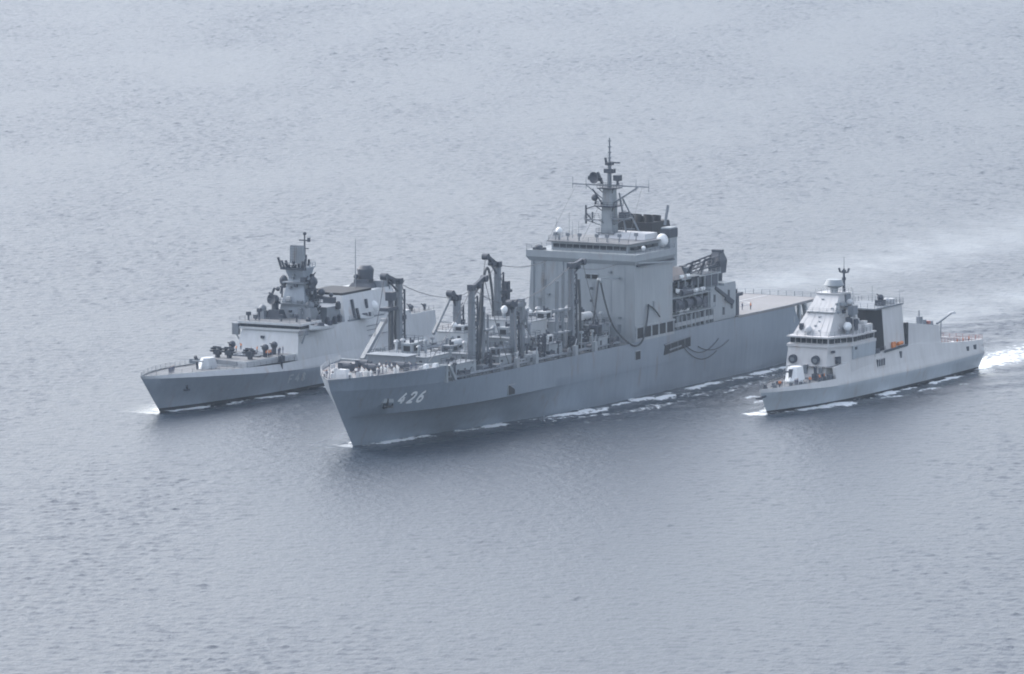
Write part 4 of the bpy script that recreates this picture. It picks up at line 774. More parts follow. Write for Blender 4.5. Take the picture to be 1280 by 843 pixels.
    mb = MB(); mb.mat(0).box(24.2, 25.4, -5.2, -4.3, 8.4, 9.9); mb.build('door', 'dark', sup)
    mb = MB(); mb.box(23.0, 23.8, -4.6, -3.9, 10.8, 11.3); mb.box(30.0, 30.8, -6.5, -6.1, 11.0, 11.6); mb.build('scuttle', 'dark', sup)
    for yv, zv in ((3.2, 7.0), (-2.2, 6.9), (1.4, 7.4), (5.2, 7.0)):
        mb = MB(); mb.mat(0).box(21.2, 22.4, yv - .4, yv + .4, zv - 1.1, zv + .8); mb.mat(1).box(21.1, 22.4, yv - .5, yv + .5, zv + .8, zv + .9); mb.build('door', ['mid', 'cpale'], sup)
    # gun with a white shield
    mb = MB(); mb.prism([(11.4, -1.5), (15, -1.6), (15.6, 0), (15, 1.6), (11.4, 1.5), (10.6, 0)], 5.7, 8.7, [(12.2, -1.1), (14.8, -1.2), (15.2, 0), (14.8, 1.2), (12.2, 1.1), (11.8, 0)])
    mb.tube((13.2, 0, 5.2), (13.2, 0, 5.9), 1.9, n=16); gun = mb.build('gun_turret', 'white', root)
    mb = MB(); mb.tube((12.0, 0, 7.6), (7.4, 0, 8.2), .2, .13); mb.box(11.0, 12.0, -.35, .35, 6.2, 8.3); mb.build('gun_barrel', 'dark', gun)
    for x, y, h in ((18.6, -2.4, 2.4), (17.4, 3.6, 1.3), (19.6, -3.8, 1.2)):
        mb = MB(); mb.box(x - .7, x + .7, y - .6, y + .6, 5.3, 5.3 + h * .6); mb.beam((x, y, 6), (x - .3, y, 5.3 + h * 1.25), .5); mb.build('rocket_launcher', 'dark', root)
    for x, y in ((2, -.8), (4.6, .8), (6.5, -2.4), (8.2, 1.6), (9.3, -3.4), (1, 1), (16, -4.5)):
        mb = MB(); mb.tube((x, y, 5.3), (x, y, 6.0), .4, n=8); mb.box(x - .7, x + .7, y - .3, y + .3, 5.2, 5.4); mb.build('capstan', 'dark', root)
    mb = MB(); mb.box(19.4, 20.6, -5.6, -4.6, 5.4, 6.6); mb.build('locker', 'dark', root)
    # pyramid mast
    mb = MB(); mb.fr((24.6, 41, -2.6, 6.0), (31.2, 36.4, -1.9, 3.3), 14.2, 22.6); mast = mb.build('mast', 'cpale', root)
    for z0, z1 in ((18.9, 19.02),):
        f = (z0 - 14.2) / 8.4; mb = MB(); xa = 24.6 + 6.6 * f; ya = -2.6 + .7 * f; yb = 6.0 - 2.7 * f
        mb.box(xa - .5, xa + .6, ya - .2, yb + .1, z0, z1); mb.rail([(xa - .45, yb, z1), (xa - .45, ya, z1), (xa + 6, ya - .1, z1)], .8, .04, 1.4, 2); mb.build('catwalk', 'grey', mast)
    mb = MB(); mb.box(30.9, 36.7, -2.2, 3.6, 22.6, 22.8); mb.rail([(30.9, -2.2, 22.8), (36.7, -2.2, 22.8), (36.7, 3.6, 22.8), (30.9, 3.6, 22.8)], .9, .05, 1.3, 2, True); mb.build('platform', 'cpale', mast)
    mb = MB(); mb.tube((33.2, .3, 22.8), (33.2, .3, 23.9), .9, n=10); mb.tube((33.2, .3, 23.9), (33.2, .3, 24.4), 1.4, 2.2, 16); mb.tube((33.2, .3, 24.4), (33.2, .3, 25.6), 2.2, 1.6, 16); mb.build('rotating_radar', 'grey', mast, True)
    mb = MB(); mb.tube((35.6, -.9, 22.8), (35.6, -.9, 27.8), .36, .22); mb.tube((35.6, -.9, 27.8), (35.6, -.9, 30.4), .07, .04, 5); mb.beam((35.6, .0, 27.0), (35.6, -1.8, 27.0), .26); mb.beam((35.6, .0, 27.0), (35.6, .3, 27.9), .34); mb.beam((35.6, -1.8, 27.0), (35.6, -2.1, 27.9), .34)
    mb.tube((35.6, -.9, 26.8), (35.6, -.9, 27.5), .5); mb.tube((35.6, -.9, 25.3), (35.6, -.9, 25.9), .45); mb.build('topmast', 'dark', mast)
    for k in range(5):
        y0 = -1.6 + k * 1.35; mb = MB(); mb.beam((24.5 + .08, y0 - .2 + (1.6 if k > 3 else .6 * k * .4), 14.2), (31.1, -1.4 + k * .95, 22.42), .06, .1); mb.build('stiffener', 'cpale', mast)
    crn = random.Random(29)
    for k in range(22):
        x = crn.uniform(28, 39); z = crn.uniform(14.8, 21.4); f = (z - 14.2) / 8.4; y = -2.6 + .7 * f
        if not (24.6 + 7 * f < x < 40.6 - 4.4 * f): continue
        a = crn.uniform(.25, .6); mb = MB(); mb.box(x - a, x + a, y - crn.uniform(.4, 1.3), y + .3, z - a * .7, z + a * .7); mb.build('mast_cabinet', crn.choice(['mid', 'grey', 'dark', 'cpale']), mast)
    mb = MB(); mb.box(33.8, 36.0, -2.4, -.8, 19.8, 22.4); mb.beam((32.6, -2.6, 20.0), (32.6, -4.8, 20.0), .4); mb.box(32.0, 34, -5, -3.6, 18.2, 20.2); mb.build('sensor_cabinet', 'mid', mast)
    rnd = random.Random(3)
    for y, z in [(rnd.uniform(-2.0 - (z - 14) * .0, 4.8 - (z - 14) * .28), z) for z in [15.2 + .9 * q for q in range(8)]]:
        x = 24.6 + (z - 14.2) * .786; mb = MB(); a = rnd.uniform(.14, .34); c = rnd.uniform(.12, .32); y += rnd.uniform(-.5, .5); mb.mat(0).box(x - .12, x + .6, y - a, y + a, z - c, z + c); mb.mat(1).box(x - .16, x + .5, y - a * .5, y + a * .5, z - c * .5, z + c * .5); mb.build('mast_fitting', [rnd.choice(['mid', 'grey', 'chull', 'chull', 'cpale']), 'grey'], mast)
    mb = MB(); mb.mat(0).sphere((24.9, 2.4, 15.4), .85); mb.mat(1).tube((24.9, 2.4, 14.2), (24.9, 2.4, 14.8), .4); mb.build('covered_director', ['offwhite', 'grey'], root, True)
    mb = MB(); mb.mat(0).sphere((30.4, -4.3, 15.9), .95); mb.mat(1).tube((30.4, -4.3, 14.2), (30.4, -4.3, 15.2), .4); mb.build('radome', ['white', 'grey'], root, True)
    mb = MB(); mb.mat(0).sphere((32.9, -3.6, 20.9), .7); mb.build('radome', ['offwhite'], root, True)
    mb = MB(); mb.tube((25.6, 4.4, 14.2), (25.6, 4.4, 15.6), .3); mb.box(25.2, 26, 4.0, 4.8, 15.4, 16.6); mb.build('optical_sight', 'dark', root)
    mb = MB(); mb.box(31.5, 35, -5.4, -3.2, 14.2, 15.9); mb.build('equipment_house', 'cpale', root)
    mb = MB(); mb.box(31.5, 33, -5.6, -5.2, 14.9, 17.4); mb.box(31.3, 31.6, -4.9, -3.6, 15, 17.6); mb.build('equipment_rack', 'dark', root)
    mb = MB(); mb.box(35.6, 39.4, -6.0, -3.6, 14.2, 15.8); mb.box(36.4, 38, -5.4, -4.2, 15.8, 16.5); mb.build('equipment_house', 'cpale', root)
    mb = MB(); mb.rail([(23, 6, 14.2), (23, -3.3, 14.2), (29.2, -6.1, 14.2), (40, -6, 14.2)], 1.0, step=1.6); mb.build('roof_railing', 'mid', br)
    # funnel block with soot-black forward face
    mb = MB()
    mb.mat(0).loft([(46.9, -5.3, 8.9), (57, -5.6, 8.9), (57, 5.6, 8.9), (46.9, 5.3, 8.9)], [(46.5, -4.7, 18.2), (56.6, -4.9, 18.2), (56.6, 4.9, 18.2), (46.5, 4.7, 18.2)])
    fu = mb.build('funnel', 'cpale', root)
    mb = MB(); mb.loft([(43.6, -3.6, 8.9), (46.8, -5.45, 8.9), (46.8, 5.3, 8.9), (43.6, 4.6, 8.9)], [(42.6, -2.6, 18.3), (46.4, -4.85, 18.3), (46.4, 4.7, 18.3), (42.6, 4.2, 18.3)]); mb.build('funnel_front', 'black', fu)
    mb = MB(); mb.box(42.4, 57, -5.1, 5.1, 18.25, 18.6); mb.rail([(42.4, -5, 18.6), (57, -5, 18.6), (57, 5, 18.6), (42.4, 5, 18.6)], 1.1, .05, 1.6, 3, True); mb.build('funnel_top', 'mid', fu)
    mb = MB(); mb.box(48.5, 50.7, -3.8, -2.2, 18.6, 19.8); mb.sphere((49.6, -3, 20.3), .75); mb.beam((49.6, -3, 20.4), (47.9, -3, 21.2), .22); mb.build('small_gun', 'dark', root)
    mb = MB(); mb.sphere((52.4, -3.2, 19.4), .65); mb.box(53.4, 55, -4, -2.6, 18.6, 19.7); mb.build('covered_gear', 'offwhite', root)
    for x, y, z in ((44, 2, 22.4), (50, 3.8, 22), (56.5, -4.4, 21.6), (55, 1.5, 22.2), (40.5, -1, 21.6)):
        mb = MB(); mb.tube((x, y, 14.4 if x < 41 else 18.4), (x, y, z), .07, .04, 5); mb.build('whip_antenna', 'mid', root)
    mb = MB(); mb.box(56.9, 58.2, -5.75, -5.1, 8.9, 14.2); mb.box(57, 58.6, -5.4, 5, 8.9, 13.6); mb.build('dark_slot', 'black', root)  # solid black block filling the gap between funnel and hangar
    mb = MB(); mb.loft([(58.2, -5.6, 8.2), (76, -5.5, 7.2), (76, 5.5, 7.2), (58.2, 5.6, 8.2)], [(58.2, -5.3, 14.1), (75.6, -5.1, 11.8), (75.6, 5.1, 11.8), (58.2, 5.3, 14.1)]); hg = mb.build('hangar', 'cpale', root)
    mb = MB(); mb.mat(0).box(76.0, 76.2, -3.8, 3.8, 7.4, 11.2); mb.build('hangar_door', 'mid', hg)
    mb = MB(); mb.box(66, 67.2, -5, -4, 12.6, 14.6); mb.beam((66.5, -4.5, 14), (66.3, -4.5, 16), .2); mb.build('roof_mount', 'mid', hg)
    mb = MB(); mb.tube((70, -4, 12.0), (70, -4, 13.6), .6); mb.build('ventilator', 'mid', hg)
    mb = MB(); mb.fr((72, 74, -4.6, -3), (72.3, 73.7, -4.4, -3.2), 11.7, 13.0); mb.build('locker', 'mid', hg)
    mb = MB(); mb.box(70.6, 71.6, -4.9, -4.0, 12.6, 13.2); mb.build('locker', 'red', hg)
    mb = MB(); mb.beam((74.8, -4.9, 12.3), (82, -3.6, 12.9), .4, .45); mb.beam((82, -3.6, 12.9), (88.2, -2.4, 13.3), .28, .35); mb.beam((78.5, -4.2, 12.4), (77.4, -4.6, 8.4), .22); cr = mb.build('boat_crane', 'mid', root)
    mb = MB(); mb.fr((86.4, 89.6, -2.8, -2.0), (86.8, 89.2, -2.6, -2.1), 13.0, 13.5); mb.build('crane_head', 'offwhite', cr)
    mb = MB(); mb.beam((45, -6.3, 9.1), (57, -6.1, 9.4), .2, .5); mb.rail([(41, -6.0, 9.1), (46, -6.0, 9.2)], 1.0); mb.box(40.6, 42.8, -6.2, -4.4, 9.0, 10.0); mb.build('deck_step', 'dark', root)
    mb = MB(); mb.mat(0).tube((52.5, -5.9, 10), (54.7, -5.9, 10.1), .4, n=8); mb.box(50, 51.6, -5.9, -5.5, 9.3, 10.6); mb.build('liferaft_canister', 'orange', root)
    mb = MB(); mb.path([(85 + 4 * math.cos(t / 20 * 6.2832), 4 * math.sin(t / 20 * 6.2832), 6.95) for t in range(21)], .12, 4); mb.build('deck_marking', 'white', root)
    return root, H
corvette, KH = make_corvette()
# ================================================================== small boats carried on deck
def make_boat(name, hullmat, cover):
    root = empty(name, (0, 0, 0)); n = 14; vs = []; fs = []; L = 7.0; W = 1.35
    for i in range(n + 1):
        t = i / n; x = -L / 2 + L * t; b = W * min(1, (1.02 - (1 - t) ** 3.0)) * (1 if t > .02 else .1); rise = .7 * (1 - t) ** 3
        vs += [(x, -b, .95 + rise), (x, -b * .75, .35 + rise * .8), (x, 0, rise * .9), (x, b * .75, .35 + rise * .8), (x, b, .95 + rise), (x, b * .8, .85 + rise), (x, 0, .62 + rise * .7), (x, -b * .8, .85 + rise)]
    for i in range(n):
        for k in range(8): q = 8 * i; fs.append([q + k, q + (k + 1) % 8, q + 8 + (k + 1) % 8, q + 8 + k])
    fs += [list(range(8)), list(range(8 * n, 8 * n + 8))]
    MB().add(vs, fs).build('hull', hullmat, root, True)
    mb = MB(); mb.fr((-1.8, 1.0, -.55, .55), (-1.0, .8, -.4, .4), .7, 1.7); mb.build('console', cover, root)
    mb = MB(); mb.box(3.2, 3.7, -.35, .35, .5, 1.7); mb.build('outboard_engine', 'dark', root)
    return root
b0 = make_boat('inflatable_boat', 'white', 'dark')
boat_spots = [(frigate, (53.4, -9.0, 12.6), 'white boat hanging at the frigate bridge side, below its mast'),
              (frigate, (75.4, -8.1, 12.9), 'short white boat stowed amidships on the frigate, left of the white dome'),
              (oiler, (127.5, -11.6, 20.1), 'white boat under davits on the gallery abaft the tall block of the big ship')]
for i, (ship, p, lab) in enumerate(boat_spots):
    o = b0 if i == 0 else copy_tree(b0)
    o.matrix_world = Matrix.Translation(ship.location) @ Matrix.Rotation(HEAD, 4, 'Z') @ Matrix.Translation(p)
    if i == 0: o.scale = (1.35, 1, 1.1)
    if i == 1: o.scale = (.62, .8, .9)
    tag(o, lab, 'boat', 'boats carried by the ships')

# ================================================================== crew
def make_person(arm, mats):
    """one continuous skinned body, 1.76 m, feet at z = 0, facing -X"""
    P = {'pel': (0, 0, .95, .15, .12), 'wst': (0, 0, 1.10, .14, .11), 'chest': (0, 0, 1.33, .18, .12), 'neck': (0, 0, 1.50, .06, .06), 'chin': (-.02, 0, 1.57, .075, .07), 'head': (-.01, 0, 1.66, .10, .085), 'top': (0, 0, 1.74, .06, .06)}
    for s, k in ((1, 'r'), (-1, 'l')):
        P['hip' + k] = (0, .09 * s, .90, .10, .10); P['kn' + k] = (-.01, .11 * s, .50, .065, .065); P['an' + k] = (.02, .12 * s, .10, .045, .045); P['toe' + k] = (-.14, .13 * s, .04, .04, .035)
        P['sh' + k] = (0, .20 * s, 1.42, .065, .065)
        e, h = arm[0 if s == 1 else 1]
        P['el' + k] = (e[0], e[1] * s, e[2], .045, .045); P['ha' + k] = (h[0], h[1] * s, h[2], .035, .03); P['fi' + k] = (h[0] - .03, h[1] * s, h[2] - .08, .03, .02)
    E = [('pel', 'wst'), ('wst', 'chest'), ('chest', 'neck'), ('neck', 'chin'), ('chin', 'head'), ('head', 'top')]
    for k in 'rl': E += [('pel', 'hip' + k), ('hip' + k, 'kn' + k), ('kn' + k, 'an' + k), ('an' + k, 'toe' + k), ('chest', 'sh' + k), ('sh' + k, 'el' + k), ('el' + k, 'ha' + k), ('ha' + k, 'fi' + k)]
    names = list(P); me = bpy.data.meshes.new('body'); me.from_pydata([P[n][:3] for n in names], [(names.index(a), names.index(b)) for a, b in E], [])
    o = bpy.data.objects.new('body', me); col.objects.link(o); o.modifiers.new('skin', 'SKIN')
    for i, n in enumerate(names): sv = me.skin_vertices[0].data[i]; sv.radius = P[n][3:5]; sv.use_root = (n == 'pel')
    sb = o.modifiers.new('sub', 'SUBSURF'); sb.levels = 1
    m2 = bpy.data.meshes.new_from_object(o.evaluated_get(bpy.context.evaluated_depsgraph_get())); bpy.data.objects.remove(o)
    m2.materials.clear()
    for m in mats: m2.materials.append(M[m])
    for p in m2.polygons:
        z = p.center.z; y = abs(p.center.y)
        p.material_index = 4 if z < .09 else 3 if z > 1.70 or (z > 1.6 and p.center.x > .03) else 2 if z > 1.50 else 1 if (z < .98 and y < .24) else 0
        if y > .22 and z < .92 and z > .6: p.material_index = 2
        p.use_smooth = True
    return m2
down = ((.0, .25, 1.15), (-.08, .24, .90)); rail = ((-.12, .26, 1.18), (-.34, .2, 1.08)); up = ((-.1, .34, 1.5), (-.12, .22, 1.72))
bodies = dict(white=make_person((down, rail), ['cloth', 'cloth', 'skin', 'cloth', 'shoe']), whitedark=make_person((rail, down), ['cloth', 'navy', 'skin', 'shoe', 'shoe']),
              blue=make_person((down, down), ['coverall', 'coverall', 'skin', 'navy', 'shoe']), vest=make_person((up, down), ['orange', 'navy', 'skin', 'offwhite', 'shoe']))
SHIPMAT = {s.name: Matrix.Translation(s.location) @ Matrix.Rotation(HEAD, 4, 'Z') for s in (oiler, frigate, corvette)}
def crew(ship, kind, x, y, z, lab, group, turn=0):
    o = bpy.data.objects.new('person', bodies[kind]); col.objects.link(o)
    o.matrix_world = SHIPMAT[ship.name] @ Matrix.Translation((x, y, z)) @ Matrix.Rotation(turn, 4, 'Z')
    tag(o, lab, 'person', group)
rnd = random.Random(8)
fcz = lambda x: 14.75 + (x + 11) * .025 - .02
for i in range(44):
    x = rnd.uniform(-8, 11); b = min(1.9 + (x + 9) * .72, 10.2) if x > -9 else 1
    y = rnd.uniform(-b * .9, -b * .1); k = rnd.choice(['white', 'whitedark', 'white', 'blue', 'blue'])
    if -7.6 < x < -3.0: x -= 0; y = -abs(y) if abs(y) > 2.9 else 2.6
    lab = {'white': 'sailor in all white uniform standing in the crowd on the numbered ship bow', 'whitedark': 'sailor in white shirt and dark trousers on the numbered ship bow', 'blue': 'sailor in dark blue coveralls in the crowd on the numbered ship bow'}[k]
    crew(oiler, k, x, y, float(curve([(-11.2, 14.35), (0, 14.85), (17.4, 15.25)])(x)), lab, 'crew on the forecastle of the numbered ship', rnd.uniform(-.8, .8) + 1.2)
for i in range(14):
    crew(frigate, rnd.choice(['vest', 'blue']) if i % 3 else 'vest', rnd.uniform(33, 44), rnd.uniform(-6.3, -4.8) if i < 9 else rnd.uniform(-4, 4.5), 8.32 if i < 9 else 8.77, 'crew figure standing before the frigate bridge front', 'crew on the frigate forecastle', rnd.uniform(0, 3))
for i in range(4): crew(frigate, 'blue', 2 + i * 1.1, -1.2 + .3 * i, 7.75, 'crew figure at the frigate bow rail', 'crew at the frigate bow', 1.0)
for i in range(12):
    x = rnd.uniform(.5, 19.5); b = min(1.4 + x * .3, 4.6); crew(corvette, 'vest' if i % 2 else 'blue', x, -b + rnd.uniform(0, .6), 5.23, 'crew figure on the corvette foredeck near the gun', 'crew on the corvette foredeck', rnd.uniform(0, 3))
for i in range(3): crew(corvette, 'vest', 86 + i * 3.1, -4.7, 6.2, 'crew figure by the rail on the corvette stern deck', 'crew on the corvette stern', 1.5)
for i, (x, y) in enumerate(((162, -9), (176, 7), (161, -7.4), (163.4, -10.4))): crew(oiler, 'vest' if i % 2 else 'blue', x, y, 13.3, 'crew figure on the numbered ship flight deck', 'crew on the flight deck', 1.5)
# ================================================================== sea: one sheet with real waves
def make_sea():
    NX, NY, DX, DY = 1024, 2048, 0.62, 1.0
    rs = np.random.default_rng(5)
    kx = 2 * np.pi * np.fft.fftfreq(NX, DX)[None, :]; ky = 2 * np.pi * np.fft.fftfreq(NY, DY)[:, None]
    k = np.sqrt(kx**2 + ky**2) + 1e-9; kp = 2 * np.pi / 4.6
    wd = np.array([-0.35, -0.94]); cosw = (kx * wd[0] + ky * wd[1]) / k
    S = np.exp(-1.25 * (kp / k) ** 2) / k**3.3 * (0.28 + 0.72 * cosw**2)
    S[k < 0.08] = 0
    F = np.sqrt(S) * (rs.normal(size=(NY, NX)) + 1j * rs.normal(size=(NY, NX)))
    h = np.real(np.fft.ifft2(F)); h *= WAVE_STD / h.std()
    h = h + 0.12 * (h**2 - (h**2).mean()) / h.std() * 0.5       # slightly peaked crests
    xs = (np.arange(760) - 380) * DX; ys = -580 + np.arange(1810) * DY
    H = h[:1810, :760].copy()
    X, Y = np.meshgrid(xs, ys)
    # gusts: broad patches of rougher and smoother water
    g = np.zeros_like(X)
    for _ in range(14):
        a = rs.uniform(0, 2 * np.pi); kk = 2 * np.pi / rs.uniform(70, 260); g += np.sin(kk * (X * np.cos(a) * 1.6 + Y * np.sin(a) * .6) + rs.uniform(0, 6.28))
    g = g / g.std(); H *= 1 + 0.16 * np.clip(g, -2, 2)
    foam = np.zeros_like(H); calm = np.zeros_like(H); lee = np.zeros_like(H)
    ca, sa = math.cos(HEAD), math.sin(HEAD)
    def local(ox, oy): dx, dy = X - ox, Y - oy; return dx * ca + dy * sa, -dx * sa + dy * ca
    def wn(x, lam, ph=0): return np.sin(2 * np.pi * x / lam + ph)
    for (ox, oy, L, Hs, lv, amp, fstr) in ((-32.69, -204.36, 190, OH, 1, .26, 1.0), (-74.95, -145.14, 130, FH, 1, .30, 1.15), (54.25, -147.99, 96.5, KH, 1, .34, 1.1)):
        lx, ly = local(ox, oy); fb = Hs.lv[lv][2]; b = np.where((lx > -2) & (lx < L), fb(lx), 0)
        d = np.abs(ly) - b
        lee = np.maximum(lee, np.where((lx > -4) & (lx < L + 6), np.exp(-(np.maximum(d, 0) / (9 if L > 150 else 5)) ** 2), 0))
        jit = .5 * wn(lx, 17) + .4 * wn(lx, 7.3, 1) + .3 * wn(lx, 4.1, 2)
        on = (lx > 1) & (lx < L + 2)
        # foam sliding along the hull, patchy
        pat = .5 + .5 * wn(lx, 31, ox) * wn(lx, 13, 2.0); pat2 = np.clip(.45 + .5 * wn(lx, 29, ox) + .35 * wn(lx, 11.3, 2) + .2 * wn(lx, 5.1), 0, 1.2)
        foam += np.where(on, np.exp(-((d - 1.0 - .4 * jit - .012 * lx) / 1.25) ** 2) * (.12 + 1.25 * pat2), 0) * fstr
        # bow wave peeling off
        off = 1.2 + .17 * lx; foam += np.where((lx > 2) & (lx < 120), np.exp(-((np.abs(ly) - b * .55 - off - jit) / (1.0 + .02 * lx)) ** 2) * np.exp(-lx / 42) * (.35 + .5 * pat), 0) * fstr
        # divergent wave trains on both sides
        th = np.tan(R(19.5)); r = np.abs(ly) - 2; u = lx * th - r
        env = np.exp(-((u - 4) / (5 + .05 * lx)) ** 2) * (lx > 0) * np.exp(-np.abs(lx) / 420)
        H += amp * env * np.sin(2 * np.pi * (np.abs(ly) * .82 - lx * .57) / 12.5)
        tr = np.exp(-(ly / (18 + .12 * np.maximum(lx, 0))) ** 2) * (lx > L) * np.exp(-(lx - L) / 500)
        H += .16 * tr * np.sin(2 * np.pi * lx / 24)
        # turbulent wake
        wl = (lx - L); ww = 7 + .05 * np.maximum(wl, 0)
        wk = np.where(wl > -2, np.exp(-((ly + 1.5 * wn(lx, 90, 1) + .8 * wn(lx, 37)) / ww) ** 2), 0)
        foam += wk * (.95 * np.exp(-np.maximum(wl, 0) / 45) + .16 * np.exp(-wl / 240)) * fstr * (1.0 if L < 100 else .75)
        calm = np.maximum(calm, wk * np.exp(-np.maximum(wl, 0) / 900) * (wl > 0))
        foam += np.where(on & (d < .3), .4, 0)
    # churned, speckled water along the oiler's side and rougher water under the wake bands
    lx, ly = local(-32.69, -204.36); b = np.where((lx > -2) & (lx < 190), OH.lv[1][2](lx), 0); dd = -ly - b
    zone = np.clip((dd - 1) / 3, 0, 1) * np.clip((26 - dd) / 14, 0, 1) * np.clip((lx - 25) / 40, 0, 1) * np.clip((215 - lx) / 30, 0, 1)
    streak = .5 + .5 * np.sin(2 * np.pi * (dd * .75 - lx * .16) / 7.0 + 1.5 * wn(lx, 43))
    foam += zone * (.14 + .42 * streak); H += zone * (.10 * h[:1810, :760][::-1] / WAVE_STD + .09 * np.sin(2 * np.pi * (dd * .8 - lx * .3) / 6.0 + 1.2 * wn(lx, 31)))
    foam += np.where((lx > 45) & (lx < 130), np.exp(-((dd - 2.5 - .05 * (lx - 45) - 1.2 * wn(lx, 23)) / 1.1) ** 2) * np.clip(.5 + .6 * wn(lx, 37, 2), 0, 1), 0) * .8
    rz = np.clip((-ly - 6) / 14, 0, 1) * np.clip((130 + .25 * lx + ly) / 60, 0, 1) * np.clip((lx - 170) / 60, 0, 1) * np.exp(-np.maximum(lx - 200, 0) / 520)
    H += rz * (.06 * np.roll(h, 300, 0)[:1810, :760] / WAVE_STD + .10 * np.sin(2 * np.pi * (ly * .8 + lx * .5) / 9.5 + 1.3 * wn(lx, 83)))
    # broken water between the corvette bow and the quarter of the oiler, and the corvette's bow spray
    lx, ly = local(54.25, -147.99)
    foam += 1.0 * np.exp(-((lx + 2.5) / 4.0) ** 2 - ((ly - 1.5) / 3.2) ** 2) + .9 * np.exp(-((lx - 24) / 5) ** 2 - ((ly - 15) / 3) ** 2) + .8 * np.exp(-((lx - 19) / 4) ** 2 - ((ly - 11) / 1.6) ** 2)
    foam += .75 * np.exp(-((ly + 8.5 + .12 * (lx - 20)) / 1.3) ** 2) * (lx > 12) * np.exp(-((lx - 34) / 26) ** 2) * (.5 + .5 * wn(lx, 19, 1))
    foam += .65 * np.exp(-((ly + 11 + .16 * (lx - 50)) / 1.6) ** 2) * np.exp(-((lx - 62) / 20) ** 2) * (.5 + .5 * wn(lx, 15, 4))
    H *= (1 - .45 * calm) * (1 - .6 * lee); calm = calm + 0; H += .14 * np.clip(foam, 0, 1.2)
    # sheltered water beside the hulls
    edge = np.minimum(np.minimum(X - xs[0], xs[-1] - X) / 20, np.minimum(Y - ys[0], ys[-1] - Y) / 30); H *= np.clip(edge, 0, 1)
    # extend the sheet to the horizon with coarse rows and columns
    ox = np.array([9000, 5000, 2500, 1200, 600, 360.]); gx = np.concatenate([-ox, xs, ox[::-1]])
    gy = np.concatenate([[-6000, -4000, -2600, -1800, -1100, -760], ys, [1300, 1500, 2000, 3000, 5000, 8000, 12000]])
    nx, ny = len(gx), len(gy); Z = np.zeros((ny, nx)); Z[6:6 + len(ys), 6:6 + len(xs)] = H
    Fo = np.zeros((ny, nx)); Fo[6:6 + len(ys), 6:6 + len(xs)] = foam; Ca = np.zeros((ny, nx)); Ca[6:6 + len(ys), 6:6 + len(xs)] = calm
    Le = np.zeros((ny, nx)); Le[6:6 + len(ys), 6:6 + len(xs)] = lee
    GX, GY = np.meshgrid(gx, gy); co = np.stack([GX, GY, Z], -1).reshape(-1, 3).astype(np.float32)
    idx = np.arange(nx * ny).reshape(ny, nx); quads = np.stack([idx[:-1, :-1], idx[:-1, 1:], idx[1:, 1:], idx[1:, :-1]], -1).reshape(-1)
    me = bpy.data.meshes.new('sea'); n = len(quads) // 4
    me.vertices.add(nx * ny); me.vertices.foreach_set('co', co.ravel()); me.loops.add(4 * n); me.loops.foreach_set('vertex_index', quads.astype(np.int32))
    me.polygons.add(n); me.polygons.foreach_set('loop_start', np.arange(0, 4 * n, 4, dtype=np.int32)); me.polygons.foreach_set('use_smooth', np.ones(n, bool))
    for nm, A in (('foam', Fo), ('calm', Ca), ('lee', Le)): me.attributes.new(nm, 'FLOAT', 'POINT').data.foreach_set('value', A.ravel().astype(np.float32))
    me.update(calc_edges=True)
    o = bpy.data.objects.new('sea', me); col.objects.link(o); o['kind'] = 'structure'
    m, t, p = newmat('sea_water'); N = t.nodes; L = t.links
    tc = N.new('ShaderNodeTexCoord')
    def noise(sc, scale, detail, rough=.5):
        mp = N.new('ShaderNodeMapping'); mp.inputs['Scale'].default_value = sc; mp.inputs['Rotation'].default_value = (0, 0, .35)
        q = N.new('ShaderNodeTexNoise'); q.inputs['Scale'].default_value = scale; q.inputs['Detail'].default_value = detail; q.inputs['Roughness'].default_value = rough
        L.new(tc.outputs['Object'], mp.inputs[0]); L.new(mp.outputs[0], q.inputs[0]); return q.outputs[0]
    def math_(op, a, b, c=None):
        q = N.new('ShaderNodeMath'); q.operation = op
        for i, v in enumerate((a, b, c)):
            if v is None: continue
            if isinstance(v, (int, float)): q.inputs[i].default_value = v
            else: L.new(v, q.inputs[i])
        return q.outputs[0]
    fa = N.new('ShaderNodeAttribute'); fa.attribute_name = 'foam'; ca_ = N.new('ShaderNodeAttribute'); ca_.attribute_name = 'calm'
    b1 = noise((1, .8, 1), 1.0, 3, .6)
    bp = N.new('ShaderNodeBump'); bp.inputs['Distance'].default_value = BUMP; le_ = N.new('ShaderNodeAttribute'); le_.attribute_name = 'lee'; L.new(math_('MULTIPLY', math_('MULTIPLY_ADD', ca_.outputs['Fac'], -.35, 1.0), math_('MULTIPLY_ADD', le_.outputs['Fac'], -.75, 1.0)), bp.inputs['Strength']); L.new(b1, bp.inputs['Height'])
    fn = noise((1, .6, 1), .62, 8, .7)
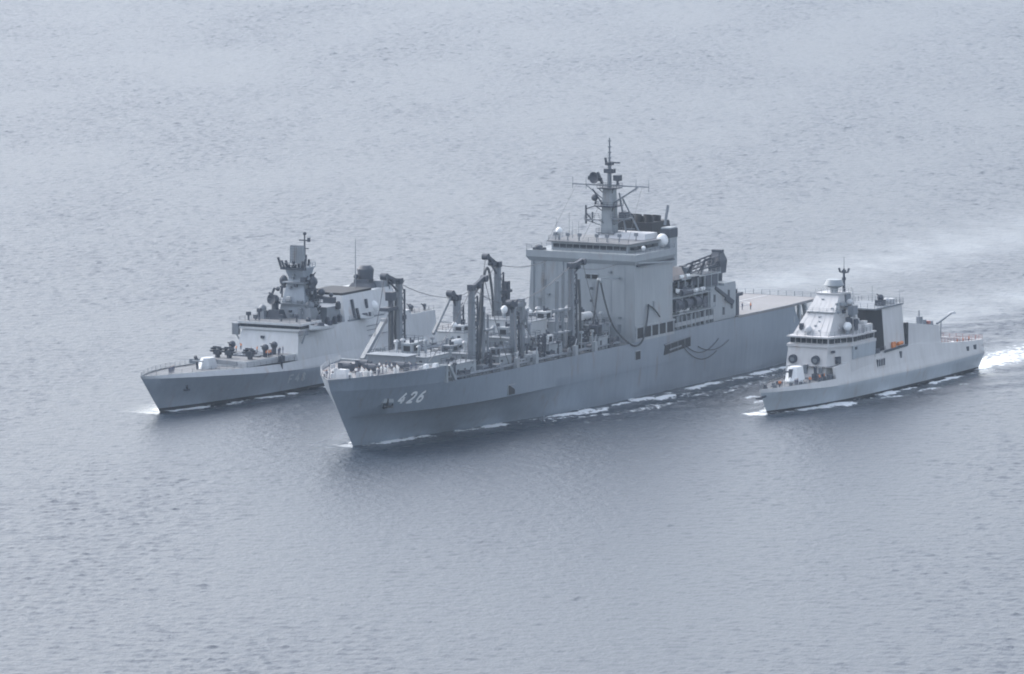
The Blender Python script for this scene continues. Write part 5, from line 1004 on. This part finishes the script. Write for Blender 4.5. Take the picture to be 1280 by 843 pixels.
    fm = math_('SUBTRACT', math_('MULTIPLY_ADD', fn, 1.7, math_('MULTIPLY', fa.outputs['Fac'], .70)), 1.24)
    ff = N.new('ShaderNodeMapRange'); ff.inputs[1].default_value = 0; ff.inputs[2].default_value = .2; L.new(fm, ff.inputs[0])
    p.inputs['Base Color'].default_value = WATER; L.new(math_('MULTIPLY_ADD', le_.outputs['Fac'], -.27, WROUGH), p.inputs['Roughness']); p.inputs['IOR'].default_value = 1.33
    L.new(bp.outputs[0], p.inputs['Normal'])
    # aerated greener water in the wakes
    mx = N.new('ShaderNodeMix'); mx.data_type = 'RGBA'; mx.inputs[6].default_value = WATER; mx.inputs[7].default_value = (.30, .33, .36, 1); cn = noise((1, .5, 1), .09, 6, .7); L.new(math_('MULTIPLY', ca_.outputs['Fac'], math_('MAXIMUM', math_('MULTIPLY_ADD', cn, 1.3, -.38), .10)), mx.inputs[0]); L.new(mx.outputs[2], p.inputs['Base Color'])
    fp = N.new('ShaderNodeBsdfPrincipled'); fp.inputs['Base Color'].default_value = (.66, .70, .73, 1); fp.inputs['Roughness'].default_value = .9
    ms = N.new('ShaderNodeMixShader'); L.new(ff.outputs[0], ms.inputs[0]); L.new(p.outputs[0], ms.inputs[1]); L.new(fp.outputs[0], ms.inputs[2])
    L.new(ms.outputs[0], N['Material Output'].inputs[0]); me.materials.append(m)
    return o
WAVE_STD = 0.060; BUMP = 0.26; WATER = (.014, .024, .04, 1); WROUGH = .37
sea = make_sea()

# ------------------------------------------------------------------ haze
mb = MB(); mb.box(-9050, 9050, -6050, 12050, -5, 240)
hz = mb.build('haze', 'white'); hz['kind'] = 'stuff'
hm = bpy.data.materials.new('haze_air'); hm.use_nodes = True; ht = hm.node_tree; ht.nodes.clear()
pv = ht.nodes.new('ShaderNodeVolumePrincipled'); pv.inputs['Color'].default_value = (.70, .84, 1.0, 1); pv.inputs['Density'].default_value = HAZE_DENSITY
oo = ht.nodes.new('ShaderNodeOutputMaterial'); ht.links.new(pv.outputs[0], oo.inputs['Volume'])
hz.data.materials.clear(); hz.data.materials.append(hm)
